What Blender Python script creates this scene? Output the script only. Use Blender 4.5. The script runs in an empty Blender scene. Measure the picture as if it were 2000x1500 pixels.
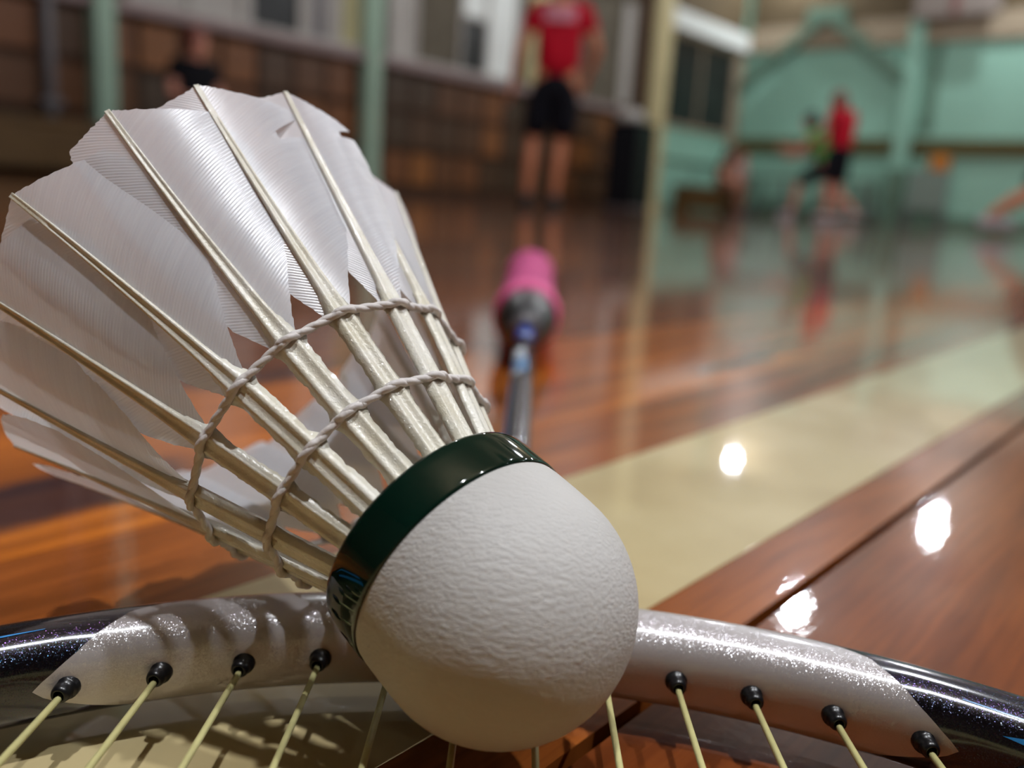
import bpy, bmesh, math, random
from mathutils import Vector, Matrix, noise

random.seed(7)
SC = bpy.context.scene
COL = SC.collection
MM = 0.001

# ---------------------------------------------------------------- camera
PITCH, ROLL, CAM_H = math.radians(12.1), math.radians(3.66), 0.0587
cp, sp, cr, sr = math.cos(PITCH), math.sin(PITCH), math.cos(ROLL), math.sin(ROLL)
cam_data = bpy.data.cameras.new('camera')
cam = bpy.data.objects.new('camera', cam_data)
COL.objects.link(cam)
right = Vector((cr, sr * sp, sr * cp))
up = Vector((-sr, cr * sp, cr * cp))
back = Vector((0, -cp, sp))
M = Matrix((right, up, back)).transposed().to_4x4()
M.translation = Vector((0, 0, CAM_H))
cam.matrix_world = M
cam_data.sensor_width = 36.0
cam_data.lens = 36.0 * 1700 / 2000
cam_data.clip_start = 0.004
cam_data.clip_end = 100
cam_data.dof.use_dof = True
cam_data.dof.focus_distance = 0.0865
cam_data.dof.aperture_fstop = 30.6 / 2.0
SC.camera = cam

# ---------------------------------------------------------------- world, exposure
W = bpy.data.worlds.new('world')
SC.world = W
W.use_nodes = True
W.node_tree.nodes['Background'].inputs[0].default_value = (0.03, 0.035, 0.04, 1)
W.node_tree.nodes['Background'].inputs[1].default_value = 0.3
SC.view_settings.view_transform = 'Standard'
SC.view_settings.look = 'None'
SC.view_settings.exposure = 0.31
SC.view_settings.gamma = 1.0
SC.view_settings.use_curve_mapping = False
SC.cycles.use_denoising = True
SC.cycles.sample_clamp_indirect = 6.0
SC.cycles.max_bounces = 4
SC.cycles.diffuse_bounces = 2
SC.cycles.glossy_bounces = 3
SC.cycles.transmission_bounces = 3
SC.cycles.caustics_reflective = False
SC.cycles.caustics_refractive = False
SC.cycles.use_adaptive_sampling = True
SC.cycles.adaptive_threshold = 0.1
SC.cycles.adaptive_min_samples = 16

# hall lamps: (u along the hall, v towards the window wall, watts)
LAMP_Z = 5.0
LAMPS = [(15.9, 7.4, 135), (15.2, 3.4, 140), (10.4, 3.75, 140), (10.4, 7.5, 85),
         (5.9, 7.3, 90), (0.12, -0.24, 395), (1.6, -1.95, 330), (5.9, 1.2, 115),
         (10.4, -0.7, 120), (15.2, -0.7, 140), (6.5, -5.0, 50), (12.0, -5.0, 80)]

ROOM = math.radians(50)          # hall axes: x = u (along the hall), y = v (towards the window wall)
RU, RV = Vector((math.sin(math.radians(40)), math.cos(math.radians(40)), 0)), Vector((-math.cos(math.radians(40)), math.sin(math.radians(40)), 0))


def uv(u, v, z=0.0):
    return RU * u + RV * v + Vector((0, 0, z))


# ---------------------------------------------------------------- helpers
def tag(o, label=None, cat=None, group=None, kind=None):
    if label: o['label'] = label
    if cat: o['category'] = cat
    if group: o['group'] = group
    if kind: o['kind'] = kind
    return o


def mesh(name, verts, faces, smooth=False, uvs=None):
    me = bpy.data.meshes.new(name)
    me.from_pydata([tuple(v) for v in verts], [], faces)
    if smooth:
        me.polygons.foreach_set('use_smooth', [True] * len(me.polygons))
    if uvs:
        lay = me.uv_layers.new(name='UVMap')
        for l in me.loops:
            lay.data[l.index].uv = uvs[l.vertex_index]
    me.update()
    return me


def obj(name, me, mat=None, parent=None, loc=None, rotz=None):
    o = bpy.data.objects.new(name, me)
    COL.objects.link(o)
    if mat and me and not me.materials:
        me.materials.append(mat)
    if parent: o.parent = parent
    if loc is not None: o.location = loc
    if rotz is not None: o.rotation_euler = (0, 0, rotz)
    return o


def empty(name, loc=(0, 0, 0), rotz=0):
    o = bpy.data.objects.new(name, None)
    COL.objects.link(o)
    o.empty_display_size = 0.01
    o.location = loc
    o.rotation_euler = (0, 0, rotz)
    return o


class MB:
    def __init__(s):
        s.v, s.f = [], []

    def box(s, x0, x1, y0, y1, z0, z1):
        b = len(s.v)
        s.v += [(x, y, z) for z in (z0, z1) for (x, y) in ((x0, y0), (x1, y0), (x1, y1), (x0, y1))]
        s.f += [tuple(b + i for i in q) for q in ((3, 2, 1, 0), (4, 5, 6, 7), (0, 1, 5, 4), (1, 2, 6, 5), (2, 3, 7, 6), (3, 0, 4, 7))]
        return s

    def bar(s, p, q, w, d):
        """square bar between two points"""
        p, q = Vector(p), Vector(q)
        t = (q - p).normalized()
        a = t.cross(Vector((0, 0, 1)))
        a = a.normalized() if a.length > 1e-6 else Vector((1, 0, 0))
        c = a.cross(t)
        b = len(s.v)
        for e in (p, q):
            s.v += [e + a * i * w / 2 + c * j * d / 2 for i, j in ((-1, -1), (1, -1), (1, 1), (-1, 1))]
        s.f += [tuple(b + i for i in q_) for q_ in ((3, 2, 1, 0), (4, 5, 6, 7), (0, 1, 5, 4), (1, 2, 6, 5), (2, 3, 7, 6), (3, 0, 4, 7))]
        return s

    def me(s, name, smooth=False):
        return mesh(name, s.v, s.f, smooth)


def bevel_mesh(me, w, seg=2):
    bm = bmesh.new()
    bm.from_mesh(me)
    bmesh.ops.bevel(bm, geom=bm.edges[:], offset=w, segments=seg, affect='EDGES', profile=0.5)
    bm.to_mesh(me)
    bm.free()
    return me


def tube(pts, rad, seg=10, closed=False, cap=True, squash=1.0):
    """tube along pts (Vectors); rad a number or function of index fraction"""
    n = len(pts)
    V, Fc = [], []
    prev = None
    for i, p in enumerate(pts):
        if closed:
            t = pts[(i + 1) % n] - pts[i - 1]
        else:
            t = pts[min(i + 1, n - 1)] - pts[max(i - 1, 0)]
        t = t.normalized()
        if prev is None:
            a = t.cross(Vector((0, 0, 1)))
            if a.length < 1e-4: a = t.cross(Vector((1, 0, 0)))
        else:
            a = prev - t * prev.dot(t)
        a.normalize()
        prev = a
        b = t.cross(a)
        r = rad(i / max(1, n - 1)) if callable(rad) else rad
        for j in range(seg):
            w = 2 * math.pi * j / seg
            V.append(p + a * math.cos(w) * r + b * math.sin(w) * r * squash)
    rng = n if closed else n - 1
    for i in range(rng):
        k = (i + 1) % n
        for j in range(seg):
            l = (j + 1) % seg
            Fc.append((i * seg + j, i * seg + l, k * seg + l, k * seg + j))
    if cap and not closed:
        Fc.append(tuple(range(seg))[::-1])
        Fc.append(tuple((n - 1) * seg + j for j in range(seg)))
    return V, Fc


def lathe(prof, seg=48, close_top=False, close_bot=False):
    V, Fc = [], []
    for r, z in prof:
        for j in range(seg):
            w = 2 * math.pi * j / seg
            V.append((r * math.cos(w), r * math.sin(w), z))
    for i in range(len(prof) - 1):
        for j in range(seg):
            l = (j + 1) % seg
            Fc.append((i * seg + j, i * seg + l, (i + 1) * seg + l, (i + 1) * seg + j))
    if close_bot: Fc.append(tuple(range(seg))[::-1])
    if close_top: Fc.append(tuple((len(prof) - 1) * seg + j for j in range(seg)))
    return V, Fc


# ---------------------------------------------------------------- materials
def srgb(r, g, b):
    f = lambda c: (c / 255 / 12.92) if c / 255 <= 0.04045 else ((c / 255 + 0.055) / 1.055) ** 2.4
    return (f(r), f(g), f(b), 1)


class NT:
    def __init__(s, name):
        s.m = bpy.data.materials.new(name)
        s.m.use_nodes = True
        s.t = s.m.node_tree
        s.b = s.t.nodes['Principled BSDF']
        s.out = s.t.nodes['Material Output']

    def n(s, typ, **kw):
        nd = s.t.nodes.new(typ)
        for k, v in kw.items():
            if k in ('operation', 'blend_type', 'data_type', 'noise_dimensions', 'wave_type', 'bands_direction', 'feature', 'distance', 'rotation_type', 'voronoi_dimensions', 'invert', 'vector_type', 'interpolation_type'):
                setattr(nd, k, v)
            else:
                nd.inputs[k.replace('_', ' ') if isinstance(k, str) else k].default_value = v
        return nd

    def l(s, a, b):
        s.t.links.new(a, b)

    def set(s, **kw):
        for k, v in kw.items():
            s.b.inputs[k.replace('_', ' ')].default_value = v
        return s

    def math(s, op, a, b=None, clamp=False):
        nd = s.t.nodes.new('ShaderNodeMath')
        nd.operation = op
        nd.use_clamp = clamp
        for i, x in enumerate((a, b)):
            if x is None: continue
            if hasattr(x, 'is_output'): s.l(x, nd.inputs[i])
            else: nd.inputs[i].default_value = x
        return nd.outputs[0]

    def mix(s, fac, a, b, blend='MIX'):
        nd = s.t.nodes.new('ShaderNodeMix')
        nd.data_type = 'RGBA'
        nd.blend_type = blend
        for sock, x in ((nd.inputs[0], fac), (nd.inputs[6], a), (nd.inputs[7], b)):
            if hasattr(x, 'is_output'): s.l(x, sock)
            else: sock.default_value = x
        return nd.outputs[2]

    def ramp(s, fac, stops):
        nd = s.t.nodes.new('ShaderNodeValToRGB')
        e = nd.color_ramp.elements
        while len(e) < len(stops): e.new(0.5)
        for el, (p, c) in zip(e, stops):
            el.position = p
            el.color = c if len(c) == 4 else (*c, 1)
        s.l(fac, nd.inputs[0])
        return nd.outputs[0]

    def bump(s, h, strength=0.3, dist=0.001, normal=None):
        nd = s.t.nodes.new('ShaderNodeBump')
        nd.inputs['Strength'].default_value = strength
        nd.inputs['Distance'].default_value = dist
        s.l(h, nd.inputs['Height'])
        if normal: s.l(normal, nd.inputs['Normal'])
        return nd.outputs[0]


def plain(name, c, rough=0.5, spec=0.5, coat=0.0, metal=0.0, var=0.12, scale=30.0, bump=0.0):
    """a simple procedural material: colour mottled by noise"""
    m = NT(name)
    tc = m.n('ShaderNodeTexCoord')
    nz = m.n('ShaderNodeTexNoise', Scale=scale, Detail=3.0)
    m.l(tc.outputs['Object'], nz.inputs['Vector'])
    dark = tuple(x * (1 - var) for x in c[:3]) + (1,)
    lite = tuple(min(1, x * (1 + var)) for x in c[:3]) + (1,)
    m.l(m.ramp(nz.outputs[0], [(0.3, dark), (0.7, lite)]), m.b.inputs['Base Color'])
    m.set(Roughness=rough, Metallic=metal)
    m.b.inputs['Specular IOR Level'].default_value = spec
    m.b.inputs['Coat Weight'].default_value = coat
    m.b.inputs['Coat Roughness'].default_value = 0.05
    if bump:
        m.l(m.bump(nz.outputs[0], bump, 0.5 / scale), m.b.inputs['Normal'])
    return m.m


MAT = {}


def floor_uv(m):
    g = m.n('ShaderNodeNewGeometry')
    r = m.n('ShaderNodeVectorRotate')
    r.rotation_type = 'Z_AXIS'
    r.inputs['Angle'].default_value = -ROOM
    m.l(g.outputs['Position'], r.inputs['Vector'])
    return r.outputs[0]


def wood_floor():
    m = NT('varnished_floor_wood')
    P = floor_uv(m)
    info = m.n('ShaderNodeObjectInfo')
    off = m.n('ShaderNodeVectorMath', operation='SCALE')
    cmb = m.n('ShaderNodeCombineXYZ')
    m.l(info.outputs['Random'], cmb.inputs[0]); m.l(info.outputs['Random'], cmb.inputs[1])
    m.l(cmb.outputs[0], off.inputs[0]); off.inputs['Scale'].default_value = 37.0
    add = m.n('ShaderNodeVectorMath', operation='ADD')
    m.l(P, add.inputs[0]); m.l(off.outputs[0], add.inputs[1])

    def stretched(sx, sy, detail, dist=0.0):
        mp = m.n('ShaderNodeMapping')
        mp.inputs['Scale'].default_value = (sx, sy, 1)
        m.l(add.outputs[0], mp.inputs['Vector'])
        nz = m.n('ShaderNodeTexNoise', Scale=1.0, Detail=detail)
        nz.inputs['Distortion'].default_value = dist
        m.l(mp.outputs[0], nz.inputs['Vector'])
        return nz.outputs[0]
    streak = stretched(7, 62, 4, 1.2)
    fine = stretched(40, 900, 2)
    broad = stretched(2.2, 14, 2, 0.6)
    base = m.ramp(streak, [(0.30, srgb(66, 34, 22)), (0.45, srgb(132, 78, 46)), (0.58, srgb(170, 104, 58)), (0.75, srgb(190, 124, 72))])
    base = m.mix(0.45, base, m.ramp(broad, [(0.32, srgb(92, 52, 36)), (0.6, srgb(176, 108, 62))]))
    base = m.mix(m.math('MULTIPLY', m.ramp(fine, [(0.45, (0, 0, 0, 1)), (0.62, (1, 1, 1, 1))]), 0.28), base, srgb(84, 38, 20))
    base = m.mix(1.0, base, info.outputs['Color'], 'MULTIPLY')
    # scuffs and dark knots on the boards, in hall coordinates (u, v, half length, half width)
    sep = m.n('ShaderNodeSeparateXYZ')
    m.l(P, sep.inputs[0])
    wob = m.n('ShaderNodeTexNoise', Scale=55.0, Detail=3.0)
    m.l(P, wob.inputs['Vector'])
    total = None
    for (u, v, a, b) in STAINS:
        du = m.math('MULTIPLY', m.math('SUBTRACT', sep.outputs[0], u), 1 / a)
        dv = m.math('MULTIPLY', m.math('SUBTRACT', sep.outputs[1], v), 1 / b)
        r = m.math('SQRT', m.math('ADD', m.math('POWER', m.math('ABSOLUTE', du), 2.0), m.math('POWER', m.math('ABSOLUTE', dv), 2.0)))
        r = m.math('ADD', r, m.math('MULTIPLY', m.math('SUBTRACT', wob.outputs[0], 0.5), 1.1))
        k = m.math('SUBTRACT', 1.35, r, True)
        k = m.math('MULTIPLY', k, 2.0, True)
        total = k if total is None else m.math('MAXIMUM', total, k)
    base = m.mix(m.math('MULTIPLY', total, 0.88), base, srgb(44, 32, 40))
    m.l(base, m.b.inputs['Base Color'])
    m.set(Roughness=0.3)
    m.b.inputs['Specular IOR Level'].default_value = 0.08
    m.b.inputs['Coat Weight'].default_value = 1.0
    m.b.inputs['Coat Roughness'].default_value = 0.03
    m.b.inputs['Coat IOR'].default_value = 1.6
    peel = m.n('ShaderNodeTexNoise', Scale=620.0, Detail=3.0)
    m.l(P, peel.inputs['Vector'])
    h = m.math('ADD', peel.outputs[0], m.math('MULTIPLY', fine, 0.5))
    b = m.bump(h, 0.6, 0.00003)
    m.l(b, m.b.inputs['Normal']); m.l(b, m.b.inputs['Coat Normal'])
    return m.m


def line_paint():
    m = NT('cream_court_paint')
    P = floor_uv(m)
    a = m.n('ShaderNodeTexNoise', Scale=26.0, Detail=4.0)
    m.l(P, a.inputs['Vector'])
    c = m.ramp(a.outputs[0], [(0.3, srgb(186, 166, 120)), (0.55, srgb(200, 182, 136)), (0.75, srgb(212, 196, 154))])
    s = m.n('ShaderNodeTexVoronoi', Scale=48.0)
    s.inputs['Randomness'].default_value = 1.0
    m.l(P, s.inputs['Vector'])
    speck = m.math('LESS_THAN', s.outputs['Distance'], 0.035)
    c = m.mix(m.math('MULTIPLY', speck, 0.7), c, srgb(84, 66, 44))
    m.l(c, m.b.inputs['Base Color'])
    m.set(Roughness=0.4)
    m.b.inputs['Specular IOR Level'].default_value = 0.2
    m.b.inputs['Coat Weight'].default_value = 1.0
    m.b.inputs['Coat Roughness'].default_value = 0.03
    p = m.n('ShaderNodeTexNoise', Scale=160.0, Detail=2.0)
    m.l(P, p.inputs['Vector'])
    b = m.bump(p.outputs[0], 0.3, 0.00002)
    m.l(b, m.b.inputs['Coat Normal'])
    return m.m


def flake_paint(name, c, flake, rough=0.25, amount=0.3, flake_scale=6500.0, spread=0.7):
    m = NT(name)
    tc = m.n('ShaderNodeTexCoord')
    v = m.n('ShaderNodeTexVoronoi', Scale=flake_scale)
    m.l(tc.outputs['Object'], v.inputs['Vector'])
    g = m.n('ShaderNodeNewGeometry')
    sub = m.n('ShaderNodeVectorMath', operation='SUBTRACT')
    m.l(v.outputs['Color'], sub.inputs[0]); sub.inputs[1].default_value = (0.5, 0.5, 0.5)
    sc = m.n('ShaderNodeVectorMath', operation='SCALE')
    m.l(sub.outputs[0], sc.inputs[0]); sc.inputs['Scale'].default_value = spread
    ad = m.n('ShaderNodeVectorMath', operation='ADD')
    m.l(g.outputs['Normal'], ad.inputs[0]); m.l(sc.outputs[0], ad.inputs[1])
    nm = m.n('ShaderNodeVectorMath', operation='NORMALIZE')
    m.l(ad.outputs[0], nm.inputs[0])
    gl = m.n('ShaderNodeBsdfAnisotropic', Roughness=0.22)
    tint = m.mix(0.55, flake, v.outputs['Color'], 'OVERLAY')
    m.l(tint, gl.inputs['Color']); m.l(nm.outputs[0], gl.inputs['Normal'])
    m.set(Base_Color=c, Roughness=rough)
    m.b.inputs['Coat Weight'].default_value = 0.8
    m.b.inputs['Coat Roughness'].default_value = 0.12
    mx = m.n('ShaderNodeMixShader')
    mx.inputs[0].default_value = amount
    m.l(m.b.outputs[0], mx.inputs[1]); m.l(gl.outputs[0], mx.inputs[2])
    m.l(mx.outputs[0], m.out.inputs['Surface'])
    return m.m


def vane_mat():
    m = NT('feather_vane')
    u = m.n('ShaderNodeUVMap')
    sep = m.n('ShaderNodeSeparateXYZ')
    m.l(u.outputs[0], sep.inputs[0])
    tc = m.n('ShaderNodeTexCoord')
    nz = m.n('ShaderNodeTexNoise', Scale=260.0, Detail=2.0)
    m.l(tc.outputs['Object'], nz.inputs['Vector'])
    # barbs: ridges across uv.x (millimetres along the shaft)
    ph = m.math('MULTIPLY', sep.outputs[0], 2 * math.pi / 0.36)
    ridge = m.math('SINE', m.math('ADD', ph, m.math('MULTIPLY', nz.outputs[0], 5.0)))
    cb = m.n('ShaderNodeCombineXYZ')
    m.l(m.math('MULTIPLY', sep.outputs[0], 2.2), cb.inputs[0])
    m.l(m.math('MULTIPLY', sep.outputs[1], 0.10), cb.inputs[1])
    ns = m.n('ShaderNodeTexNoise', Scale=1.0, Detail=3.0)
    m.l(cb.outputs[0], ns.inputs['Vector'])
    h = m.math('ADD', m.math('MULTIPLY', ridge, 0.4), m.math('MULTIPLY', ns.outputs[0], 1.1))
    b = m.bump(h, 0.22, 0.00011)
    col = m.ramp(ns.outputs[0], [(0.25, srgb(230, 232, 240)), (0.7, srgb(243, 246, 252))])
    pr = m.b
    m.l(col, pr.inputs['Base Color'])
    pr.inputs['Roughness'].default_value = 0.29
    pr.inputs['Specular IOR Level'].default_value = 1.0
    pr.inputs['Sheen Weight'].default_value = 0.15
    m.l(b, pr.inputs['Normal'])
    tr = m.n('ShaderNodeBsdfTranslucent')
    tr.inputs['Color'].default_value = srgb(242, 242, 242)
    m.l(b, tr.inputs['Normal'])
    mx = m.n('ShaderNodeMixShader')
    mx.inputs[0].default_value = 0.44
    m.l(pr.outputs[0], mx.inputs[1]); m.l(tr.outputs[0], mx.inputs[2])
    m.l(mx.outputs[0], m.out.inputs['Surface'])
    return m.m


def quill_mat():
    m = NT('glued_quill')
    tc = m.n('ShaderNodeTexCoord')
    nz = m.n('ShaderNodeTexNoise', Scale=3200.0, Detail=2.0)
    big = m.n('ShaderNodeTexNoise', Scale=220.0, Detail=3.0)
    m.l(tc.outputs['Object'], nz.inputs['Vector']); m.l(tc.outputs['Object'], big.inputs['Vector'])
    c = m.ramp(big.outputs[0], [(0.3, srgb(220, 213, 190)), (0.7, srgb(240, 237, 226))])
    m.l(c, m.b.inputs['Base Color'])
    m.set(Roughness=0.32)
    m.b.inputs['Subsurface Weight'].default_value = 0.0
    m.b.inputs['Subsurface Radius'].default_value = (1.0, 0.8, 0.5)
    m.b.inputs['Subsurface Scale'].default_value = 0.0012
    m.b.inputs['Coat Weight'].default_value = 0.9
    m.b.inputs['Coat Roughness'].default_value = 0.08
    h = m.math('ADD', m.math('POWER', m.math('MULTIPLY', nz.outputs[0], 1.3), 4.0), m.math('MULTIPLY', big.outputs[0], 1.5))
    # gloss drops of glue stand out below the second thread, the upper quill is smooth
    sep = m.n('ShaderNodeSeparateXYZ')
    m.l(tc.outputs['Object'], sep.inputs[0])
    b = m.bump(h, 0.75, 0.00022)
    m.l(b, m.b.inputs['Coat Normal'])
    m.l(m.bump(h, 0.3, 0.0001), m.b.inputs['Normal'])
    return m.m


def leather_mat():
    m = NT('white_cork_leather')
    tc = m.n('ShaderNodeTexCoord')
    # wrinkles: stretched noise
    g = m.n('ShaderNodeNewGeometry')
    mp = m.n('ShaderNodeMapping')
    mp.inputs['Scale'].default_value = (800, 2500, 2500)
    m.l(g.outputs['Position'], mp.inputs['Vector'])
    w = m.n('ShaderNodeTexNoise', Scale=1.0, Detail=2.0)
    w.inputs['Distortion'].default_value = 0.7
    m.l(mp.outputs[0], w.inputs['Vector'])
    f = m.n('ShaderNodeTexNoise', Scale=5200.0, Detail=2.0)
    m.l(tc.outputs['Object'], f.inputs['Vector'])
    big = m.n('ShaderNodeTexNoise', Scale=60.0, Detail=2.0)
    m.l(tc.outputs['Object'], big.inputs['Vector'])
    h = m.math('ADD', m.math('MULTIPLY', w.outputs[0], 1.0), m.math('MULTIPLY', f.outputs[0], 0.35))
    c = m.ramp(big.outputs[0], [(0.3, srgb(198, 195, 191)), (0.7, srgb(210, 208, 205))])
    m.l(c, m.b.inputs['Base Color'])
    m.set(Roughness=0.5)
    m.b.inputs['Specular IOR Level'].default_value = 0.35
    m.l(m.bump(h, 0.75, 0.00017), m.b.inputs['Normal'])
    return m.m


def skin_mat(name, c):
    return plain(name, c, 0.55, 0.3, var=0.08, scale=8)


STAINS = [tuple(1.048 * q for q in t_) for t_ in [(0.302, 0.1436, 0.030, 0.0045), (0.056, 0.153, 0.030, 0.010), (0.200, 0.0615, 0.012, 0.0045), (0.143, 0.214, 0.026, 0.004), (0.36, 0.155, 0.03, 0.003), (0.19, -0.0005, 0.006, 0.0016)]]
MAT['floor'] = wood_floor()
MAT['line'] = line_paint()
MAT['vane'] = vane_mat()
MAT['quill'] = quill_mat()
MAT['leather'] = leather_mat()
MAT['thread'] = plain('white_thread', srgb(222, 216, 212), 0.45, 0.4, var=0.06, scale=900, bump=0.3)
MAT['collar'] = plain('green_collar_gloss', srgb(4, 36, 27), 0.06, 0.5, coat=0.5, var=0.25, scale=60)
MAT['pearl'] = flake_paint('pearl_white_paint', srgb(182, 175, 174), (0.95, 0.93, 1.0, 1), 0.3, 0.2, 13000.0, 0.6)
MAT['black'] = flake_paint('black_flake_paint', srgb(7, 7, 10), (0.3, 0.32, 0.6, 1), 0.15, 0.07, 11000.0, 0.6)
MAT['blue'] = plain('blue_decal', srgb(50, 138, 205), 0.2, 0.5, coat=1.0, var=0.05)
MAT['blue_deep'] = plain('deep_blue_decal', srgb(42, 78, 176), 0.25, 0.5, coat=0.6, var=0.05)
MAT['decal_white'] = plain('white_decal', srgb(205, 215, 225), 0.25, 0.5, coat=0.6, var=0.05)
MAT['rubber'] = plain('black_grommet', srgb(16, 16, 19), 0.3, 0.5, var=0.1, scale=400)
MAT['string'] = plain('pale_yellow_string', srgb(222, 214, 150), 0.35, 0.5, var=0.07, scale=600)
MAT['grip'] = plain('pink_grip', srgb(188, 78, 128), 0.75, 0.2, var=0.12, scale=120)
MAT['cone'] = plain('black_cone', srgb(17, 17, 20), 0.4, 0.5, var=0.1, scale=200)
MAT['slab'] = plain('subfloor', srgb(18, 12, 9), 0.9, 0.1)


# ================================================================ THE HALL
U0, U1, V0, V1, ZC = -7.0, 16.51, -11.0, 8.5, 5.6

floor = obj('floor', MB().box(U0, U1, V0, V1, -0.06, -0.012).me('floor'), MAT['slab'], rotz=ROOM)
tag(floor, 'dark varnished timber floor of the sports hall', kind='structure')
BW = 0.0885
def board_mesh(gap, ht=0.012):
    hw = BW / 2 - gap
    me = MB().box(U0, U1, -hw, hw, -ht, 0).me('floor_board')
    me.materials.append(MAT['floor'])
    return me


board_me, board_gap = board_mesh(0.0001), board_mesh(0.0016)
k0, k1 = int((V0 - 0.0477) / BW), int((V1 - 0.0477) / BW)
TONE = {-1: (0.84, 0.62, 0.38), -2: (0.84, 0.66, 0.42), 0: (1.0, 0.78, 0.44), 1: (1.5, 1.2, 0.45), 2: (0.74, 0.58, 0.44), 3: (0.72, 0.6, 0.48)}
for k in range(k0, k1):
    o = obj('floor_board', board_gap if k == -1 else board_me, None, floor, (0, 0.0477 + BW * (k + 0.5), 0))
    t = TONE.get(k)
    if t is None:
        g = random.uniform(0.62, 1.0)
        t = (g, g * random.uniform(0.86, 0.98), g * random.uniform(0.8, 1.0))
    o.color = (*t, 1)

line = obj('court_line', bevel_mesh(MB().box(U0 + 0.5, U1 - 0.6, 0.0600, 0.1057, 0.00002, 0.00022).me('court_line'), 0.00008, 1), MAT['line'], rotz=ROOM)
tag(line, 'wide cream painted court line running diagonally across the wooden floor', 'court line')

MAT['w_green'] = plain('pale_green_wall_paint', srgb(146, 194, 174), 0.55, 0.4, var=0.04, scale=1.2)
MAT['w_green_col'] = plain('grey_green_column_paint', srgb(152, 180, 160), 0.55, 0.4, var=0.06, scale=1.2)
MAT['w_green_dk'] = plain('green_brace_paint', srgb(98, 126, 108), 0.6, 0.3, var=0.08, scale=3)
MAT['w_upper'] = plain('brown_upper_wall', srgb(88, 76, 56), 0.8, 0.2, var=0.1, scale=1.5)
MAT['w_dado'] = plain('dark_brown_rail_wood', srgb(62, 38, 20), 0.6, 0.3, var=0.25, scale=4)
MAT['beige'] = plain('beige_beam', srgb(158, 144, 122), 0.7, 0.2, var=0.06, scale=2)
MAT['cream'] = plain('cream_pillar_paint', srgb(196, 184, 140), 0.6, 0.3, var=0.08, scale=2)
MAT['white'] = plain('white_trim_paint', srgb(226, 232, 228), 0.5, 0.4, var=0.04, scale=3)
MAT['greywhite'] = plain('grey_white_frame', srgb(170, 166, 160), 0.6, 0.3, var=0.08, scale=3)
MAT['mauve'] = plain('mauve_grey_sill', srgb(142, 124, 122), 0.6, 0.3, var=0.12, scale=2)
MAT['olive'] = plain('olive_rail', srgb(84, 78, 42), 0.55, 0.3, var=0.15, scale=3)
MAT['curtain'] = plain('grey_brown_curtain', srgb(98, 92, 80), 0.9, 0.1, var=0.2, scale=5)
MAT['ceil'] = plain('ceiling_boards', srgb(118, 104, 82), 0.85, 0.1, var=0.1, scale=1)
MAT['yellow'] = plain('yellow_cream_panel', srgb(176, 170, 128), 0.7, 0.2, var=0.08, scale=3)
MAT['black_cloth'] = plain('black_cloth', srgb(14, 14, 20), 0.9, 0.2, var=0.3, scale=20)
MAT['steel'] = plain('grey_pipe_paint', srgb(104, 100, 102), 0.4, 0.5, var=0.1, scale=6)


def glass_mat():
    m = NT('dark_window_glass')
    tc = m.n('ShaderNodeTexCoord')
    nz = m.n('ShaderNodeTexNoise', Scale=0.9, Detail=2.0)
    m.l(tc.outputs['Object'], nz.inputs['Vector'])
    m.l(m.ramp(nz.outputs[0], [(0.35, srgb(18, 18, 18)), (0.7, srgb(44, 44, 42))]), m.b.inputs['Base Color'])
    m.set(Roughness=0.35)
    m.b.inputs['Specular IOR Level'].default_value = 0.4
    return m.m


def panel_mat():
    m = NT('brown_wall_panel_wood')
    info = m.n('ShaderNodeObjectInfo')
    tc = m.n('ShaderNodeTexCoord')
    mp = m.n('ShaderNodeMapping')
    mp.inputs['Scale'].default_value = (3, 3, 26)
    m.l(tc.outputs['Object'], mp.inputs['Vector'])
    nz = m.n('ShaderNodeTexNoise', Scale=1.0, Detail=3.0)
    m.l(mp.outputs[0], nz.inputs['Vector'])
    a = m.ramp(info.outputs['Random'], [(0.0, srgb(62, 44, 22)), (0.45, srgb(92, 58, 28)), (0.8, srgb(128, 76, 34)), (1.0, srgb(158, 98, 40))])
    m.l(m.mix(m.math('MULTIPLY', nz.outputs[0], 0.6), a, srgb(48, 32, 18)), m.b.inputs['Base Color'])
    m.set(Roughness=0.45)
    return m.m


MAT['glass'] = glass_mat()
MAT['panel'] = panel_mat()

# shell
wl = tag(obj('wall_left', MB().box(U0, U1 + 0.2, V1, V1 + 0.2, 0, ZC).me('wall_left'), MAT['w_upper'], rotz=ROOM), 'side wall with brown panelled lower half and windows above', kind='structure')
wf = tag(obj('wall_far', MB().box(U1, U1 + 0.2, V0, V1, 0, ZC).me('wall_far'), MAT['w_green'], rotz=ROOM), 'pale green painted end wall of the hall', kind='structure')
tag(obj('wall_right', MB().box(U0, U1 + 0.2, V0 - 0.2, V0, 0, ZC).me('wall_right'), MAT['w_dado'], rotz=ROOM), 'side wall coloured dark brown for the unlit half of the hall', kind='structure')  # unlit side of the hall put into the wall colour, less bounce light
tag(obj('wall_back', MB().box(U0 - 0.2, U0, V0 - 0.2, V1 + 0.2, 0, ZC).me('wall_back'), MAT['w_dado'], rotz=ROOM), 'wall behind, coloured dark brown for the unlit half of the hall', kind='structure')  # dark colour stands for missing light here and lowers the ambient
tag(obj('ceiling', MB().box(U0 - 0.2, U1 + 0.2, V0 - 0.2, V1 + 0.2, ZC, ZC + 0.15).me('ceiling'), MAT['ceil'], rotz=ROOM), 'beige boarded ceiling', kind='structure')

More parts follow.
